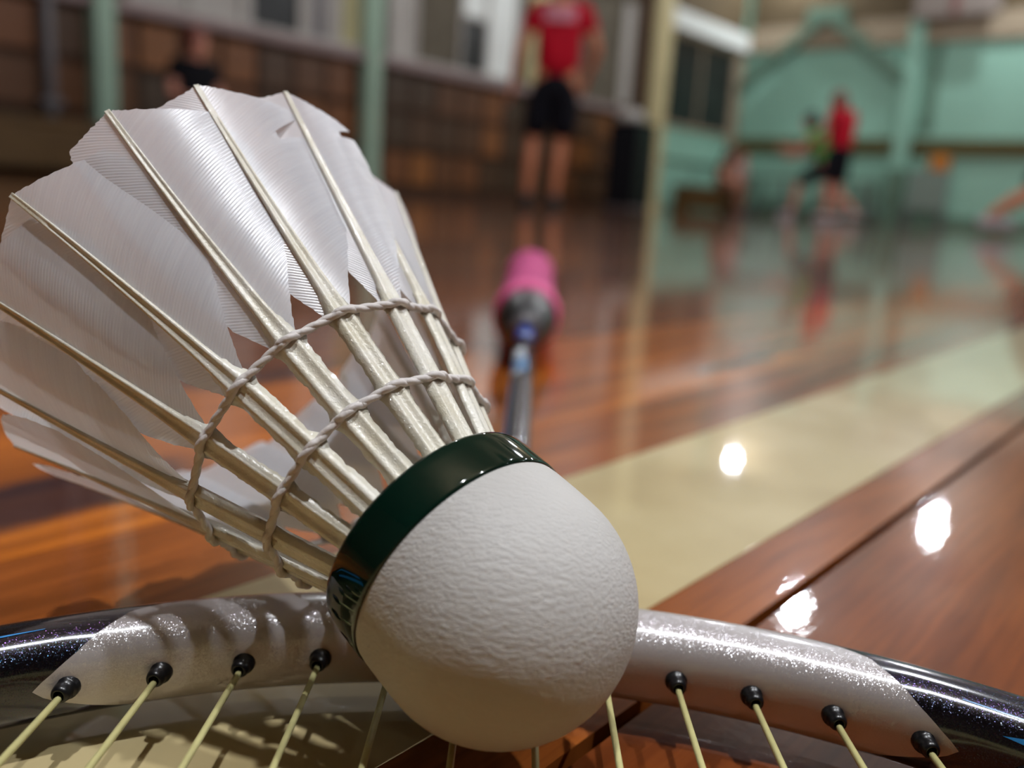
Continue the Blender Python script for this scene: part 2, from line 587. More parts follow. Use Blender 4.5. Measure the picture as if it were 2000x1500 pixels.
# ---- window wall: wooden panelling, each panel its own piece
DADO_U1 = 12.72
obj('panel_backing', MB().box(U0, DADO_U1, V1 - 0.03, V1, 0.0, 1.5).me('panel_backing'), MAT['w_dado'], wl)
PW, PH = 0.44, 0.46
pm = bevel_mesh(MB().box(-PW / 2 + 0.03, PW / 2 - 0.03, -0.025, 0, -PH / 2 + 0.03, PH / 2 - 0.03).me('wall_panel'), 0.012, 1)
pm.materials.append(MAT['panel'])
u = 1.6
while u + PW < DADO_U1:
    for r in range(3):
        obj('wall_panel', pm, None, wl, (u + PW / 2, V1 - 0.03, 0.1 + PH * (r + 0.5)))
    u += PW
obj('panel_rail', MB().box(U0, DADO_U1, V1 - 0.07, V1 - 0.03, 0.535, 0.58).me('panel_rail'), MAT['w_dado'], wl)
obj('panel_rail', MB().box(U0, DADO_U1, V1 - 0.07, V1 - 0.03, 0.995, 1.04).me('panel_rail'), MAT['w_dado'], wl)
tag(obj('baseboard_left', MB().box(U0, DADO_U1, V1 - 0.06, V1 - 0.001, 0, 0.1).me('baseboard_left'), MAT['w_dado'], rotz=ROOM), 'dark wooden skirting under the panelling', kind='structure')
tag(obj('trim_1', bevel_mesh(MB().box(U0, DADO_U1, V1 - 0.16, V1, 1.5, 1.6).me('trim_1'), 0.012, 2), MAT['mauve'], rotz=ROOM), 'mauve grey window sill ledge above the panelling', kind='structure')


def window(n, u0, u1, z0, z1, panes, label, frame=None, depth=0.07):
    """panes: list of (fraction start, end, z fraction start, end, material key)"""
    frame = frame or MAT['greywhite']
    w = empty('window_%d' % n, uv((u0 + u1) / 2, V1, z0), ROOM)
    tag(w, label, kind='structure')
    L, Hh = u1 - u0, z1 - z0
    fw = 0.06
    fr = MB()
    fr.box(-L / 2, L / 2, -depth, 0, 0, fw).box(-L / 2, L / 2, -depth, 0, Hh - fw, Hh)
    fr.box(-L / 2, -L / 2 + fw, -depth, 0, fw, Hh - fw).box(L / 2 - fw, L / 2, -depth, 0, fw, Hh - fw)
    obj('window_frame', fr.me('window_frame'), frame, w)
    for a, b, c, d, mk in panes:
        x0, x1 = -L / 2 + fw + (L - 2 * fw) * a, -L / 2 + fw + (L - 2 * fw) * b
        y0, y1 = fw + (Hh - 2 * fw) * c, fw + (Hh - 2 * fw) * d
        obj('pane' if mk == 'glass' else 'panel', MB().box(x0, x1, -0.03, -0.005, y0, y1).me('pane'), MAT[mk], w)
        if b < 0.99: obj('mullion', MB().box(x1 - 0.02, x1 + 0.02, -depth + 0.01, 0, y0, y1).me('mullion'), frame, w)
        if d < 0.99: obj('transom', MB().box(x0, x1, -depth + 0.01, 0, y1 - 0.02, y1 + 0.02).me('transom'), frame, w)
    return w


window(1, 0.6, 3.75, 1.6, 3.3, [(0, .33, 0, 1, 'glass'), (.33, .66, 0, 1, 'curtain'), (.66, 1, 0, 1, 'glass')], 'window over the panelling near the left edge')
window(2, 4.15, 5.42, 1.6, 3.3, [(0, .5, 0, 1, 'greywhite'), (.5, 1, 0, 1, 'greywhite')], 'pale grey blind closing the window left of the black pane')
window(3, 5.42, 6.98, 1.6, 3.3, [(0, .42, 0, 1, 'glass'), (.42, .52, 0, 1, 'greywhite'), (.52, .68, 0, 1, 'steel'), (.68, .8, 0, 1, 'greywhite'), (.8, 1, 0, 1, 'yellow')], 'window with one black pane between pale frames and a yellowish panel')
window(4, 7.36, 9.75, 1.6, 3.3, [(0, .17, 0, 1, 'greywhite'), (.17, .52, 0, 1, 'curtain'), (.52, .74, 0, .42, 'glass'), (.52, .74, .42, 1, 'white'), (.74, 1, 0, 1, 'white')], 'window with grey brown curtain, small black pane and white panel')
window(5, 9.85, 12.7, 1.6, 3.3, [(0, .2, 0, 1, 'yellow'), (.2, .55, 0, 1, 'curtain'), (.55, .86, 0, 1, 'curtain'), (.86, 1, 0, 1, 'greywhite')], 'curtained window behind the man in the red shirt', MAT['curtain'])
window(6, 13.6, 16.2, 1.48, 3.06, [(0, .5, 0, 1, 'glass'), (.5, 1, 0, 1, 'glass')], 'large dark window under the white lintel near the far corner', MAT['beige'])


def column(u0, u1, z0, z1, d, mk, label, cat='column', name='wall_column', grp=None):
    r = empty(name, uv((u0 + u1) / 2, V1, z0), ROOM)
    tag(r, label, cat, grp)
    w = u1 - u0
    obj('column_shaft', bevel_mesh(MB().box(-w / 2, w / 2, -d, -0.001, 0, z1 - z0).me('column_shaft'), 0.015, 2), MAT[mk], r)
    obj('column_base', MB().box(-w / 2 - 0.03, w / 2 + 0.03, -d - 0.03, -0.001, 0, 0.12).me('column_base'), MAT[mk], r)
    obj('column_cap', MB().box(-w / 2 - 0.04, w / 2 + 0.04, -d - 0.04, -0.001, z1 - z0 - 0.15, z1 - z0).me('column_cap'), MAT[mk], r)
    return r


column(3.78, 3.97, 0, ZC, 0.22, 'w_green_col', 'broad pale green column rising behind the left feather tips')
column(6.93, 7.13, 0, ZC, 0.22, 'w_green_col', 'narrow pale green column between the shuttlecock and the red-shirted man')
column(13.12, 13.5, 0, ZC, 0.24, 'cream', 'cream pillar beside the large dark window')
column(12.72, 13.1, 0, ZC, 0.10, 'w_dado', 'dark brown timber post left of the cream pillar')
pv, pf = tube([Vector((0, -0.14, 0.0)), Vector((0, -0.14, 1)), Vector((0, -0.14, 3)), Vector((0, -0.14, 5.5))], 0.05, 14)
pp = empty('wall_pipe', uv(3.40, V1), ROOM)
tag(pp, 'thin grey vertical pipe against the brown panelling at far left', 'pipe')
obj('pipe_tube', mesh('pipe_tube', pv, pf, True), MAT['steel'], pp)
for z in (0.6, 2.2, 3.8):
    obj('pipe_bracket', MB().box(-0.09, 0.09, -0.2, 0, z, z + 0.05).me('pipe_bracket'), MAT['steel'], pp)

# right end of the window wall: green apron, white lintel
obj('green_apron', MB().box(13.5, U1, V1 - 0.02, V1, 0.0, 1.47).me('green_apron'), MAT['w_green'], wl)
obj('apron_ledge', MB().box(13.5, U1, V1 - 0.05, V1, 0.86, 0.92).me('apron_ledge'), MAT['w_green_dk'], wl)
tag(obj('trim_2', bevel_mesh(MB().box(13.45, 16.45, V1 - 0.18, V1, 3.07, 3.38).me('trim_2'), 0.02, 2), MAT['white'], rotz=ROOM), 'bright white lintel over the dark corner window', kind='structure')
tag(obj('trim_3', MB().box(16.2, 16.45, V1 - 0.1, V1, 0.0, 3.06).me('trim_3'), MAT['beige'], rotz=ROOM), 'beige corner post beside the dark window', kind='structure')

# ---- end wall
tag(obj('trim_4', MB().box(U1 - 0.12, U1, V0, V1 - 0.2, 3.08, 3.5).me('trim_4'), MAT['beige'], rotz=ROOM), 'beige band along the top of the green end wall', kind='structure')
obj('upper_cladding', MB().box(U1 - 0.1, U1, V0, V1 - 0.2, 3.5, ZC).me('upper_cladding'), MAT['w_upper'], wf)
tag(obj('trim_5', MB().box(U1 - 0.09, U1, 5.3, V1 - 0.1, 1.21, 1.48).me('trim_5'), MAT['olive'], rotz=ROOM), 'olive brown rail along the end wall left of the post', kind='structure')
tag(obj('trim_6', MB().box(U1 - 0.09, U1, V0, 5.05, 1.21, 1.48).me('trim_6'), MAT['olive'], rotz=ROOM), 'olive brown rail along the end wall right of the post', kind='structure')
tag(obj('baseboard_far', MB().box(U1 - 0.05, U1, V0, V1 - 0.1, 0, 0.2).me('baseboard_far'), MAT['w_green_dk'], rotz=ROOM), 'dark green skirting of the end wall', kind='structure')
post = empty('wall_post', uv(U1, 5.2), ROOM)
tag(post, 'pale green post standing against the far green wall', 'post')
obj('post_upper', bevel_mesh(MB().box(-0.2, -0.001, -0.12, 0.12, 0.95, 3.5).me('post_upper'), 0.015, 2), MAT['w_green'], post)
obj('post_foot', MB().box(-0.22, -0.001, -0.13, 0.13, 0, 0.95).me('post_foot'), MAT['w_green_dk'], post)
pl = empty('wall_pilaster', uv(U1, 4.86), ROOM)
tag(pl, 'darker green conduit to the right of the pale green post', 'conduit')
obj('conduit_body', MB().box(-0.08, -0.001, -0.07, 0.07, 1.75, 3.08).me('conduit_body'), MAT['w_green_dk'], pl)
obj('conduit_box', MB().box(-0.1, -0.001, -0.1, 0.1, 1.66, 1.8).me('conduit_box'), MAT['w_green_dk'], pl)
br = empty('roof_brace', uv(U1, 6.8, 2.3), ROOM)
tag(br, 'dark green V-shaped roof brace in front of the far wall', 'brace')
obj('brace_arm', MB().bar((-0.2, 1.6, 0.05), (-0.2, 0.0, 1.35), 0.14, 0.16).me('brace_arm'), MAT['w_green_dk'], br)
obj('brace_arm', MB().bar((-0.2, -1.5, 0.2), (-0.2, 0.0, 1.35), 0.14, 0.16).me('brace_arm'), MAT['w_green_dk'], br)
obj('brace_plate', MB().box(-0.28, -0.12, -0.35, 0.35, 1.2, 1.45).me('brace_plate'), MAT['w_green_dk'], br)
hp = empty('hanging_panel', uv(U1 - 0.5, 4.55, 3.36), ROOM)
tag(hp, 'pale grey panel with rounded corners hanging high near the upper right', 'panel')
pme = MB().box(-0.04, 0.04, -0.66, 0.66, 0, 0.9).me('panel_board')
obj('panel_board', bevel_mesh(pme, 0.03, 2), plain('dull_grey_panel', srgb(124, 114, 106), 0.6), hp)
obj('panel_stripe', MB().box(-0.06, -0.041, -0.06, 0.06, 0.05, 0.5).me('panel_stripe'), plain('dull_red', srgb(112, 70, 64), 0.6), hp)
for y in (-0.4, 0.4):
    obj('panel_bracket', MB().bar((0.04, y, 0.45), (0.5, y, 0.45), 0.05, 0.05).me('panel_bracket'), MAT['steel'], hp)

# furniture against the walls
ob = empty('orange_box', uv(U1 - 0.02, 4.52, 0.95), ROOM)
tag(ob, 'small orange wall box under the rail, right of the pale green post', 'wall box')
obj('box_body', bevel_mesh(MB().box(-0.14, -0.07, -0.16, 0.16, 0, 0.26).me('box_body'), 0.02, 2), plain('orange_plastic', srgb(178, 108, 34), 0.5), ob)
obj('box_lid', bevel_mesh(MB().box(-0.16, -0.14, -0.13, 0.13, 0.03, 0.23).me('box_lid'), 0.01, 1), plain('orange_lid', srgb(196, 122, 40), 0.4), ob)
bp = empty('grey_board', uv(U1 - 0.16, 4.62, 0), ROOM)
tag(bp, 'grey board leaning below the orange box on the end wall', 'board')
obj('board_face', MB().box(-0.03, 0.0, -0.3, 0.35, 0.28, 0.95).me('board_face'), plain('grey_green_board', srgb(120, 138, 128), 0.6), bp)
obj('board_leg', MB().box(-0.05, 0.0, -0.3, -0.24, 0, 0.3).me('board_leg'), MAT['steel'], bp)
obj('board_leg', MB().box(-0.05, 0.0, 0.29, 0.35, 0, 0.3).me('board_leg'), MAT['steel'], bp)


def table(u, v, L, label, h=0.72):
    t = empty('folding_table', uv(u, v), ROOM)
    tag(t, label, 'table', 'tables by the end wall')
    obj('table_top', bevel_mesh(MB().box(-0.3, 0.3, -L / 2, L / 2, h - 0.04, h).me('table_top'), 0.008, 1), MAT['w_green_dk'], t)
    for sx in (-0.24, 0.24):
        for sy in (-1, 1):
            obj('table_leg', MB().bar((sx, sy * (L / 2 - 0.1), 0), (sx, sy * (L / 2 - 0.22), h - 0.04), 0.04, 0.04).me('table_leg'), MAT['steel'], t)
    obj('stretcher', MB().bar((0, -L / 2 + 0.15, 0.2), (0, L / 2 - 0.15, 0.2), 0.03, 0.03).me('stretcher'), MAT['steel'], t)


table(U1 - 0.75, 7.2, 1.1, 'dark green low table left of the two players near the far wall')
table(U1 - 0.6, 5.85, 1.1, 'dark green low table just left of the pale green post')


def bench(u, v, L, along_u, label, mk, h=0.45, dpt=0.36):
    b = empty('bench', uv(u, v), ROOM + (0 if along_u else math.pi / 2))
    tag(b, label, 'bench')
    obj('seat', bevel_mesh(MB().box(-L / 2, L / 2, -dpt / 2, dpt / 2, h - 0.05, h).me('seat'), 0.008, 1), MAT[mk], b)
    obj('front_board', MB().box(-L / 2 + 0.02, L / 2 - 0.02, -dpt / 2 + 0.02, -dpt / 2 + 0.05, 0.06, h - 0.05).me('front_board'), MAT[mk], b)
    for s in (-1, 1):
        obj('leg', MB().box(s * (L / 2 - 0.05) - 0.03, s * (L / 2 - 0.05) + 0.03, -dpt / 2 + 0.05, dpt / 2 - 0.02, 0, h - 0.05).me('leg'), MAT[mk], b)


MAT['bench'] = plain('brown_bench_wood', srgb(88, 66, 34), 0.5, 0.4, var=0.2, scale=5)
bench(14.6, 7.9, 1.9, True, 'low brown wooden bench under the large dark window', 'bench')
bench(3.35, 7.75, 2.2, True, 'low wooden bench under the panelling at far left', 'bench')

cab = empty('black_cabinet', uv(11.75, 7.75), ROOM)
tag(cab, 'tall narrow black cabinet left of the cream pillar', 'cabinet')
obj('cabinet_body', bevel_mesh(MB().box(-0.27, 0.27, -0.25, 0.25, 0.04, 1.28).me('cabinet_body'), 0.01, 1), MAT['black_cloth'], cab)
obj('cabinet_door', MB().box(-0.24, 0.24, -0.268, -0.251, 0.08, 1.24).me('cabinet_door'), plain('black_gloss_door', srgb(12, 12, 14), 0.3), cab)
obj('cabinet_plinth', MB().box(-0.25, 0.25, -0.23, 0.23, 0, 0.04).me('cabinet_plinth'), MAT['steel'], cab)
obj('door_handle', MB().box(0.17, 0.2, -0.3, -0.268, 0.6, 0.75).me('door_handle'), MAT['steel'], cab)
cb = empty('pale_box', uv(11.68, 7.75, 1.281), ROOM)
tag(cb, 'pale grey cloth bundle lying on top of the black cabinet', 'bundle')
cv, cf = lathe([(0.02, 0), (0.2, 0.0), (0.26, 0.05), (0.25, 0.11), (0.17, 0.17), (0.03, 0.19)], 20, True, True)
cv = [(x * (1 + 0.12 * math.sin(5 * i)), y * 0.7, z * (1 + 0.15 * math.sin(3 * i))) for i, (x, y, z) in enumerate(cv)]
obj('bundle_cloth', mesh('bundle_cloth', cv, cf, True), MAT['greywhite'], cb)
obj('bundle_tie', mesh('bundle_tie', *tube([Vector((0, -0.19 + 0.38 * i / 6, 0.19 - 0.13 * abs(i / 3 - 1) ** 2)) for i in range(7)], 0.012, 6)), MAT['steel'], cb)

# ---- lamps
em = NT('lamp_glow')
em.b.inputs['Emission Color'].default_value = (1.0, 0.97, 0.90, 1)
em.b.inputs['Emission Strength'].default_value = 6.0
em.m.cycles.emission_sampling = 'NONE'
MAT['glow'] = em.m
MAT['lamp_metal'] = plain('lamp_reflector_metal', srgb(190, 190, 188), 0.35, 0.5, metal=0.8)
rv, rf = lathe([(0.05, 0.30), (0.07, 0.24), (0.13, 0.17), (0.19, 0.06), (0.2, 0.0), (0.19, 0.0), (0.12, 0.16), (0.05, 0.22)], 32, True, False)
ref_me = mesh('reflector', rv, rf, True); ref_me.materials.append(MAT['lamp_metal'])
bv, bf = lathe([(0.02, 0.16), (0.05, 0.14), (0.075, 0.09), (0.05, 0.05), (0.01, 0.035)], 20, True, True)
bulb_me = mesh('bulb', bv, bf, True); bulb_me.materials.append(MAT['glow'])
cord_me = mesh('cord', *tube([Vector((0, 0, 0.3)), Vector((0, 0, ZC - LAMP_Z))], 0.012, 8)); cord_me.materials.append(MAT['steel'])
for (u, v, w) in LAMPS:
    r = empty('ceiling_lamp', uv(u, v, LAMP_Z), ROOM)
    tag(r, 'bell-shaped metal lamp hanging from the hall ceiling', 'lamp', 'hall ceiling lamps')
    for nm, me_ in (('reflector', ref_me), ('bulb', bulb_me), ('cord', cord_me)):
        obj(nm, me_, None, r)
    ld = bpy.data.lights.new('lamp_light', 'POINT')
    ld.energy = w
    ld.color = (0.95, 0.985, 1.04)
    ld.shadow_soft_size = 0.075
    lo = bpy.data.objects.new('lamp_light', ld)
    COL.objects.link(lo)
    lo.parent = r
    lo.location = (0, 0, -0.16)


# ================================================================ PEOPLE
def bake_skin(name, verts, edges, radii, sub=2, mat=None, parent=None, root=0):
    me = bpy.data.meshes.new(name)
    me.from_pydata([tuple(v) for v in verts], edges, [])
    o = bpy.data.objects.new(name + '_tmp', me)
    COL.objects.link(o)
    o.modifiers.new('Skin', 'SKIN').use_smooth_shade = True
    sv = me.skin_vertices[0].data
    for i, r in enumerate(radii):
        sv[i].radius = (r, r) if not isinstance(r, tuple) else r
        sv[i].use_root = (i == root)
    sd = o.modifiers.new('Sub', 'SUBSURF')
    sd.levels = sub
    sd.render_levels = sub
    dg = bpy.context.evaluated_depsgraph_get()
    nm = bpy.data.meshes.new_from_object(o.evaluated_get(dg))
    bpy.data.objects.remove(o)
    nm.name = name
    nm.materials.clear()
    nm.polygons.foreach_set('use_smooth', [True] * len(nm.polygons))
    return obj(name, nm, mat, parent)


def person(label, loc, rotz, J, mats, group=None, shirt_print=False, hair=True, sleeves=0.62, shorts=1.0, long_trousers=False):
    """J: joints in metres, x = the person's right, y = the way they face, z = up"""
    J = {k: Vector(v) for k, v in J.items()}
    P = empty('person', loc, rotz)
    tag(P, label, 'person', group)
    head = J['head']
    fwd = J.get('face', Vector((0, 1, 0))).normalized()
    vs, es, rs, ix = [], [], [], {}

    def add(k, p, r, parent=None):
        ix[k] = len(vs)
        vs.append(Vector(p)); rs.append(r)
        if parent is not None: es.append((ix[parent], ix[k]))
    add('pelvis', J['pelvis'], (0.125, 0.10))
    add('waist', J['pelvis'].lerp(J['chest'], 0.45), (0.125, 0.095), 'pelvis')
    add('chest', J['chest'], (0.15, 0.105), 'waist')
    add('neck', J['neck'], 0.055, 'chest')
    add('chin', head - Vector((0, 0, 0.07)) + fwd * 0.015, 0.068, 'neck')
    add('head', head, (0.078, 0.092), 'chin')
    add('crown', head + Vector((0, 0, 0.085)), (0.062, 0.075), 'head')
    add('nose', head + fwd * 0.112 - Vector((0, 0, 0.03)), 0.014, 'head')
    for s in ('l', 'r'):
        side = 1 if s == 'r' else -1
        add('sh' + s, J['sh' + s], 0.062, 'chest')
        add('el' + s, J['el' + s], 0.043, 'sh' + s)
        add('fa' + s, J['el' + s].lerp(J['wr' + s], 0.35), 0.04, 'el' + s)
        add('wr' + s, J['wr' + s], 0.028, 'fa' + s)
        d = (J['wr' + s] - J['el' + s]).normalized()
        lat = d.cross(Vector((1, 0, 0)) if abs(d.x) < 0.8 else Vector((0, 1, 0))).normalized()
        add('pm' + s, J['wr' + s] + d * 0.07, (0.036, 0.02), 'wr' + s)
        for q, (o_, ln) in enumerate(((-0.03, .065), (-0.01, .078), (0.01, .073), (0.03, .058))):
            a = J['wr' + s] + d * 0.10 + lat * o_
            add('f%d%s' % (q, s), a, 0.0095, 'pm' + s)
            add('g%d%s' % (q, s), a + d * ln * 0.55 + lat * o_ * 0.2 + d.cross(lat) * 0.012, 0.0085, 'f%d%s' % (q, s))
            add('h%d%s' % (q, s), a + d * ln + d.cross(lat) * 0.035, 0.0075, 'g%d%s' % (q, s))
        add('th' + s, J['wr' + s] + d * 0.05 + lat * 0.05, 0.011, 'pm' + s)
        add('ti' + s, J['wr' + s] + d * 0.09 + lat * 0.065 + d.cross(lat) * 0.02, 0.009, 'th' + s)
        add('hp' + s, J['hp' + s], 0.095, 'pelvis')
        add('ml' + s, J['hp' + s].lerp(J['kn' + s], 0.5), 0.08, 'hp' + s)
        add('kn' + s, J['kn' + s], 0.056, 'ml' + s)
        add('cf' + s, J['kn' + s].lerp(J['an' + s], 0.35) - Vector((0, 0.015, 0)), 0.057, 'kn' + s)
        add('an' + s, J['an' + s], 0.036, 'cf' + s)
        tdir = J.get('toe' + s, J['an' + s] + Vector((0, 0.15, -0.05)))
        add('to' + s, tdir, 0.035, 'an' + s)
    bake_skin('body', vs, es, rs, 2, mats['skin'], P)
    # shirt: torso and sleeves, a little larger than the body
    v2 = [J['pelvis'] - (J['chest'] - J['pelvis']).normalized() * 0.07, vs[ix['waist']], J['chest'], J['neck'] - Vector((0, 0, 0.03))]
    r2 = [(0.185, 0.165), (0.18, 0.15), (0.19, 0.14), 0.08]
    e2 = [(0, 1), (1, 2), (2, 3)]
    for s in ('l', 'r'):
        b = len(v2)
        v2 += [J['sh' + s], J['sh' + s].lerp(J['el' + s], sleeves)]
        r2 += [0.078, 0.066]
        e2 += [(2, b), (b, b + 1)]
    sh = bake_skin('shirt', v2, e2, r2, 2, mats['shirt'], P)
    if shirt_print:
        n_, m_ = 10, 5
        c = J['chest'] + Vector((0, 0, 0.045))
        pv_, pf_ = [], []
        for j in range(m_ + 1):
            for i in range(n_ + 1):
                x = -0.12 + 0.24 * i / n_
                pv_.append(c + Vector((x, -0.137 + 1.3 * x * x, -0.05 + 0.10 * j / m_)))
        for j in range(m_):
            for i in range(n_):
                pf_.append((j * (n_ + 1) + i, j * (n_ + 1) + i + 1, (j + 1) * (n_ + 1) + i + 1, (j + 1) * (n_ + 1) + i))
        pr = obj('shirt_print', mesh('shirt_print', pv_, pf_, True), plain('pale_pink_print', srgb(206, 132, 150), 0.7), sh)
        pr['label'] = 'faint pale print across the back'
    # shorts
    v3, r3, e3 = [J['pelvis'] + Vector((0, 0, 0.09)), J['pelvis'] - Vector((0, 0, 0.03))], [(0.165, 0.14), (0.175, 0.155)], [(0, 1)]
    for s in ('l', 'r'):
        b = len(v3)
        k_ = 0.97 if long_trousers else shorts
        v3 += [J['hp' + s], J['hp' + s].lerp(J['kn' + s], 0.55), J['hp' + s].lerp(J['kn' + s], k_ if not long_trousers else 1.0)]
        r3 += [0.128, 0.118, 0.112 if not long_trousers else 0.075]
        e3 += [(1, b), (b, b + 1), (b + 1, b + 2)]
        if long_trousers:
            v3.append(J['an' + s]); r3.append(0.055); e3.append((b + 2, b + 3))
    bake_skin('trousers' if long_trousers else 'shorts', v3, e3, r3, 2, mats['shorts'], P)
    if hair:
        hv, hf = lathe([(0.02, 0.145), (0.06, 0.128), (0.088, 0.085), (0.1, 0.03), (0.1, -0.02), (0.085, -0.07), (0.07, -0.085)], 20, True, True)
        keep = []
        off = -fwd * 0.022
        hv = [Vector((x, y * 1.12, z)) + head + off + Vector((0, 0, 0.005 if z > -0.03 else 0)) - fwd * (0.03 if z < 0 else 0) for x, y, z in hv]
        obj('hair', mesh('hair', hv, hf, True), mats['hair'], P)
    for s in ('l', 'r'):
        a = J['an' + s]
        t = J.get('toe' + s, a + Vector((0, 0.15, -0.05)))
        dd = (t - a); dd.z = 0
        dd = dd.normalized() if dd.length > 0.02 else Vector((0, 1, 0))
        base = Vector((a.x, a.y, a.z - 0.035))
        path = [base - dd * 0.06 + Vector((0, 0, 0.0)), base - dd * 0.03, base + dd * 0.06, base + dd * 0.14 - Vector((0, 0, .008)), base + dd * 0.2 - Vector((0, 0, .015))]
        sv_, sf_ = tube(path, lambda f: (0.03, 0.046, 0.046, 0.046, 0.026)[int(round(f * 4))], 12, squash=1.0)
        so = obj('shoe', mesh('shoe', sv_, sf_, True), mats['shoe'], P)
    return P


MS = {'red': plain('red_shirt_cloth', srgb(176, 10, 36), 0.8, 0.2, var=0.15, scale=9),
      'navy': plain('navy_black_shorts', srgb(12, 13, 22), 0.85, 0.2, var=0.2, scale=9),
      'green': plain('bright_green_shirt', srgb(64, 168, 74), 0.8, 0.2, var=0.1, scale=9),
      'skin': skin_mat('skin_tone', srgb(186, 120, 88)),
      'skin2': skin_mat('skin_tone_light', srgb(200, 140, 120)),
      'hair': plain('dark_hair', srgb(26, 18, 14), 0.6, var=0.3, scale=40),
      'hair_r': plain('reddish_hair', srgb(112, 56, 44), 0.6, var=0.3, scale=40),
      'shoe': plain('dark_shoe', srgb(38, 42, 44), 0.6, var=0.3, scale=30),
      'shoe_w': plain('pale_shoe', srgb(170, 168, 172), 0.6, var=0.2, scale=30),
      'pink': plain('dusty_pink_top', srgb(176, 140, 136), 0.8, var=0.1, scale=9),
      'teal': plain('dark_teal_trousers', srgb(22, 54, 46), 0.8, var=0.2, scale=9),
      'brown': plain('brown_top', srgb(124, 84, 62), 0.8, var=0.1, scale=9)}

STAND = dict(pelvis=(0, 0, 0.98), chest=(0, 0.0, 1.34), neck=(0, 0.0, 1.52), head=(0, 0.02, 1.65),
             shl=(-0.18, 0, 1.43), shr=(0.18, 0, 1.43), ell=(-0.25, -0.02, 1.14), elr=(0.26, -0.02, 1.14), wrl=(-0.27, 0.08, 0.9), wrr=(0.24, 0.16, 0.94),
             hpl=(-0.1, 0, 0.9), hpr=(0.1, 0, 0.9), knl=(-0.12, 0.02, 0.5), knr=(0.11, 0.02, 0.5), anl=(-0.14, -0.02, 0.09), anr=(0.12, -0.02, 0.09))
P1 = dict(STAND)
P1.update(ell=(-0.29, -0.03, 1.15), wrl=(-0.33, 0.03, 0.9), elr=(0.29, 0.0, 1.17), wrr=(0.22, 0.14, 0.97), knl=(-0.15, 0.03, 0.5), anl=(-0.17, -0.04, 0.085), toel=(-0.2, 0.1, 0.035), knr=(0.06, 0.05, 0.5), anr=(0.04, 0.0, 0.085), toer=(0.05, 0.15, 0.035))
person('man in a red shirt and black shorts seen from behind', (0.19, 6.9, 0), math.radians(-4), P1,
       dict(skin=MS['skin'], shirt=MS['red'], shorts=MS['navy'], hair=MS['hair'], shoe=MS['shoe']), shirt_print=True)

# player in green, striding
PG = dict(STAND)
PG.update(pelvis=(0, 0, 0.84), chest=(0.0, 0.16, 1.14), neck=(0, 0.25, 1.30), head=(0, 0.31, 1.42), shl=(-0.18, 0.18, 1.22), shr=(0.18, 0.18, 1.22),
          ell=(-0.26, 0.34, 1.0), wrl=(-0.2, 0.52, 1.02), elr=(0.26, 0.3, 0.98), wrr=(0.2, 0.5, 0.95), hpl=(-0.1, 0, 0.78), hpr=(0.1, 0, 0.78),
          knl=(-0.14, 0.34, 0.5), anl=(-0.14, 0.4, 0.09), toel=(-0.14, 0.58, 0.04), knr=(0.13, -0.18, 0.42), anr=(0.14, -0.5, 0.14), toer=(0.14, -0.42, 0.03))
person('player in a bright green shirt and dark shorts striding near the far wall', (4.42, 13.3, 0), math.radians(62), PG,
       dict(skin=MS['skin2'], shirt=MS['green'], shorts=MS['navy'], hair=MS['hair'], shoe=MS['shoe_w']))
PR = dict(STAND)
PR.update(chest=(0.0, 0.03, 1.30), neck=(0, 0.07, 1.46), head=(0, 0.12, 1.58), ell=(-0.24, 0.1, 1.16), wrl=(-0.14, 0.3, 1.1), elr=(0.25, 0.08, 1.16), wrr=(0.15, 0.3, 1.06),
          pelvis=(0, -0.02, 0.95), hpl=(-0.1, 0, 0.87), hpr=(0.1, 0, 0.87))
person('player in a red shirt standing close beside the green-shirted player', (4.2, 12.2, 0), math.radians(35), PR,
       dict(skin=MS['skin2'], shirt=MS['red'], shorts=MS['navy'], hair=MS['hair_r'], shoe=MS['shoe_w']))

SIT = dict(pelvis=(0, 0, 0.56), chest=(0, 0.04, 0.88), neck=(0, 0.07, 1.05), head=(0, 0.11, 1.17), shl=(-0.17, 0.05, 0.97), shr=(0.17, 0.05, 0.97),
           ell=(-0.24, 0.08, 0.72), elr=(0.24, 0.08, 0.72), wrl=(-0.15, 0.3, 0.66), wrr=(0.15, 0.3, 0.66), hpl=(-0.1, 0.04, 0.53), hpr=(0.1, 0.04, 0.53),
           knl=(-0.13, 0.44, 0.52), knr=(0.13, 0.44, 0.52), anl=(-0.13, 0.46, 0.09), anr=(0.13, 0.46, 0.09), toel=(-0.14, 0.6, 0.04), toer=(0.14, 0.6, 0.04))
SIT = {k: (v[0], v[1], v[2] + (0.05 if v[2] > 0.5 else 0)) for k, v in SIT.items()}
face_hall = ROOM + math.pi        # facing away from the window wall: -v
person('person in a black shirt seated below the panelling at far left', uv(4.32, 7.62), face_hall, SIT,
       dict(skin=MS['skin2'], shirt=MS['black'] if 'black' in MS else MAT['black_cloth'], shorts=MS['navy'], hair=MS['hair_r'], shoe=MS['shoe']))
SIT2 = {k: (v[0] * .82, v[1] * .82, 0.45 + (v[2] - 0.52) * .82 if v[2] > .5 else v[2] * .8) for k, v in SIT.items()}
person('small figure in brown seated on the low bench under the dark window', uv(15.05, 7.86), face_hall, SIT2,
       dict(skin=MS['skin2'], shirt=MS['brown'], shorts=MS['brown'], hair=MS['hair'], shoe=MS['shoe']), long_trousers=True)
KID = {k: (v[0] * .64, v[1] * .64, v[2] * .64) for k, v in STAND.items()}
KID = {k: (v[0], v[1], v[2]) for k, v in KID.items()}
person('small figure in a pale pink top and dark trousers by the far corner', uv(15.9, 7.95), face_hall, KID,
       dict(skin=MS['skin2'], shirt=MS['pink'], shorts=MS['teal'], hair=MS['hair_r'], shoe=MS['shoe']), long_trousers=True)
LUN = dict(STAND)
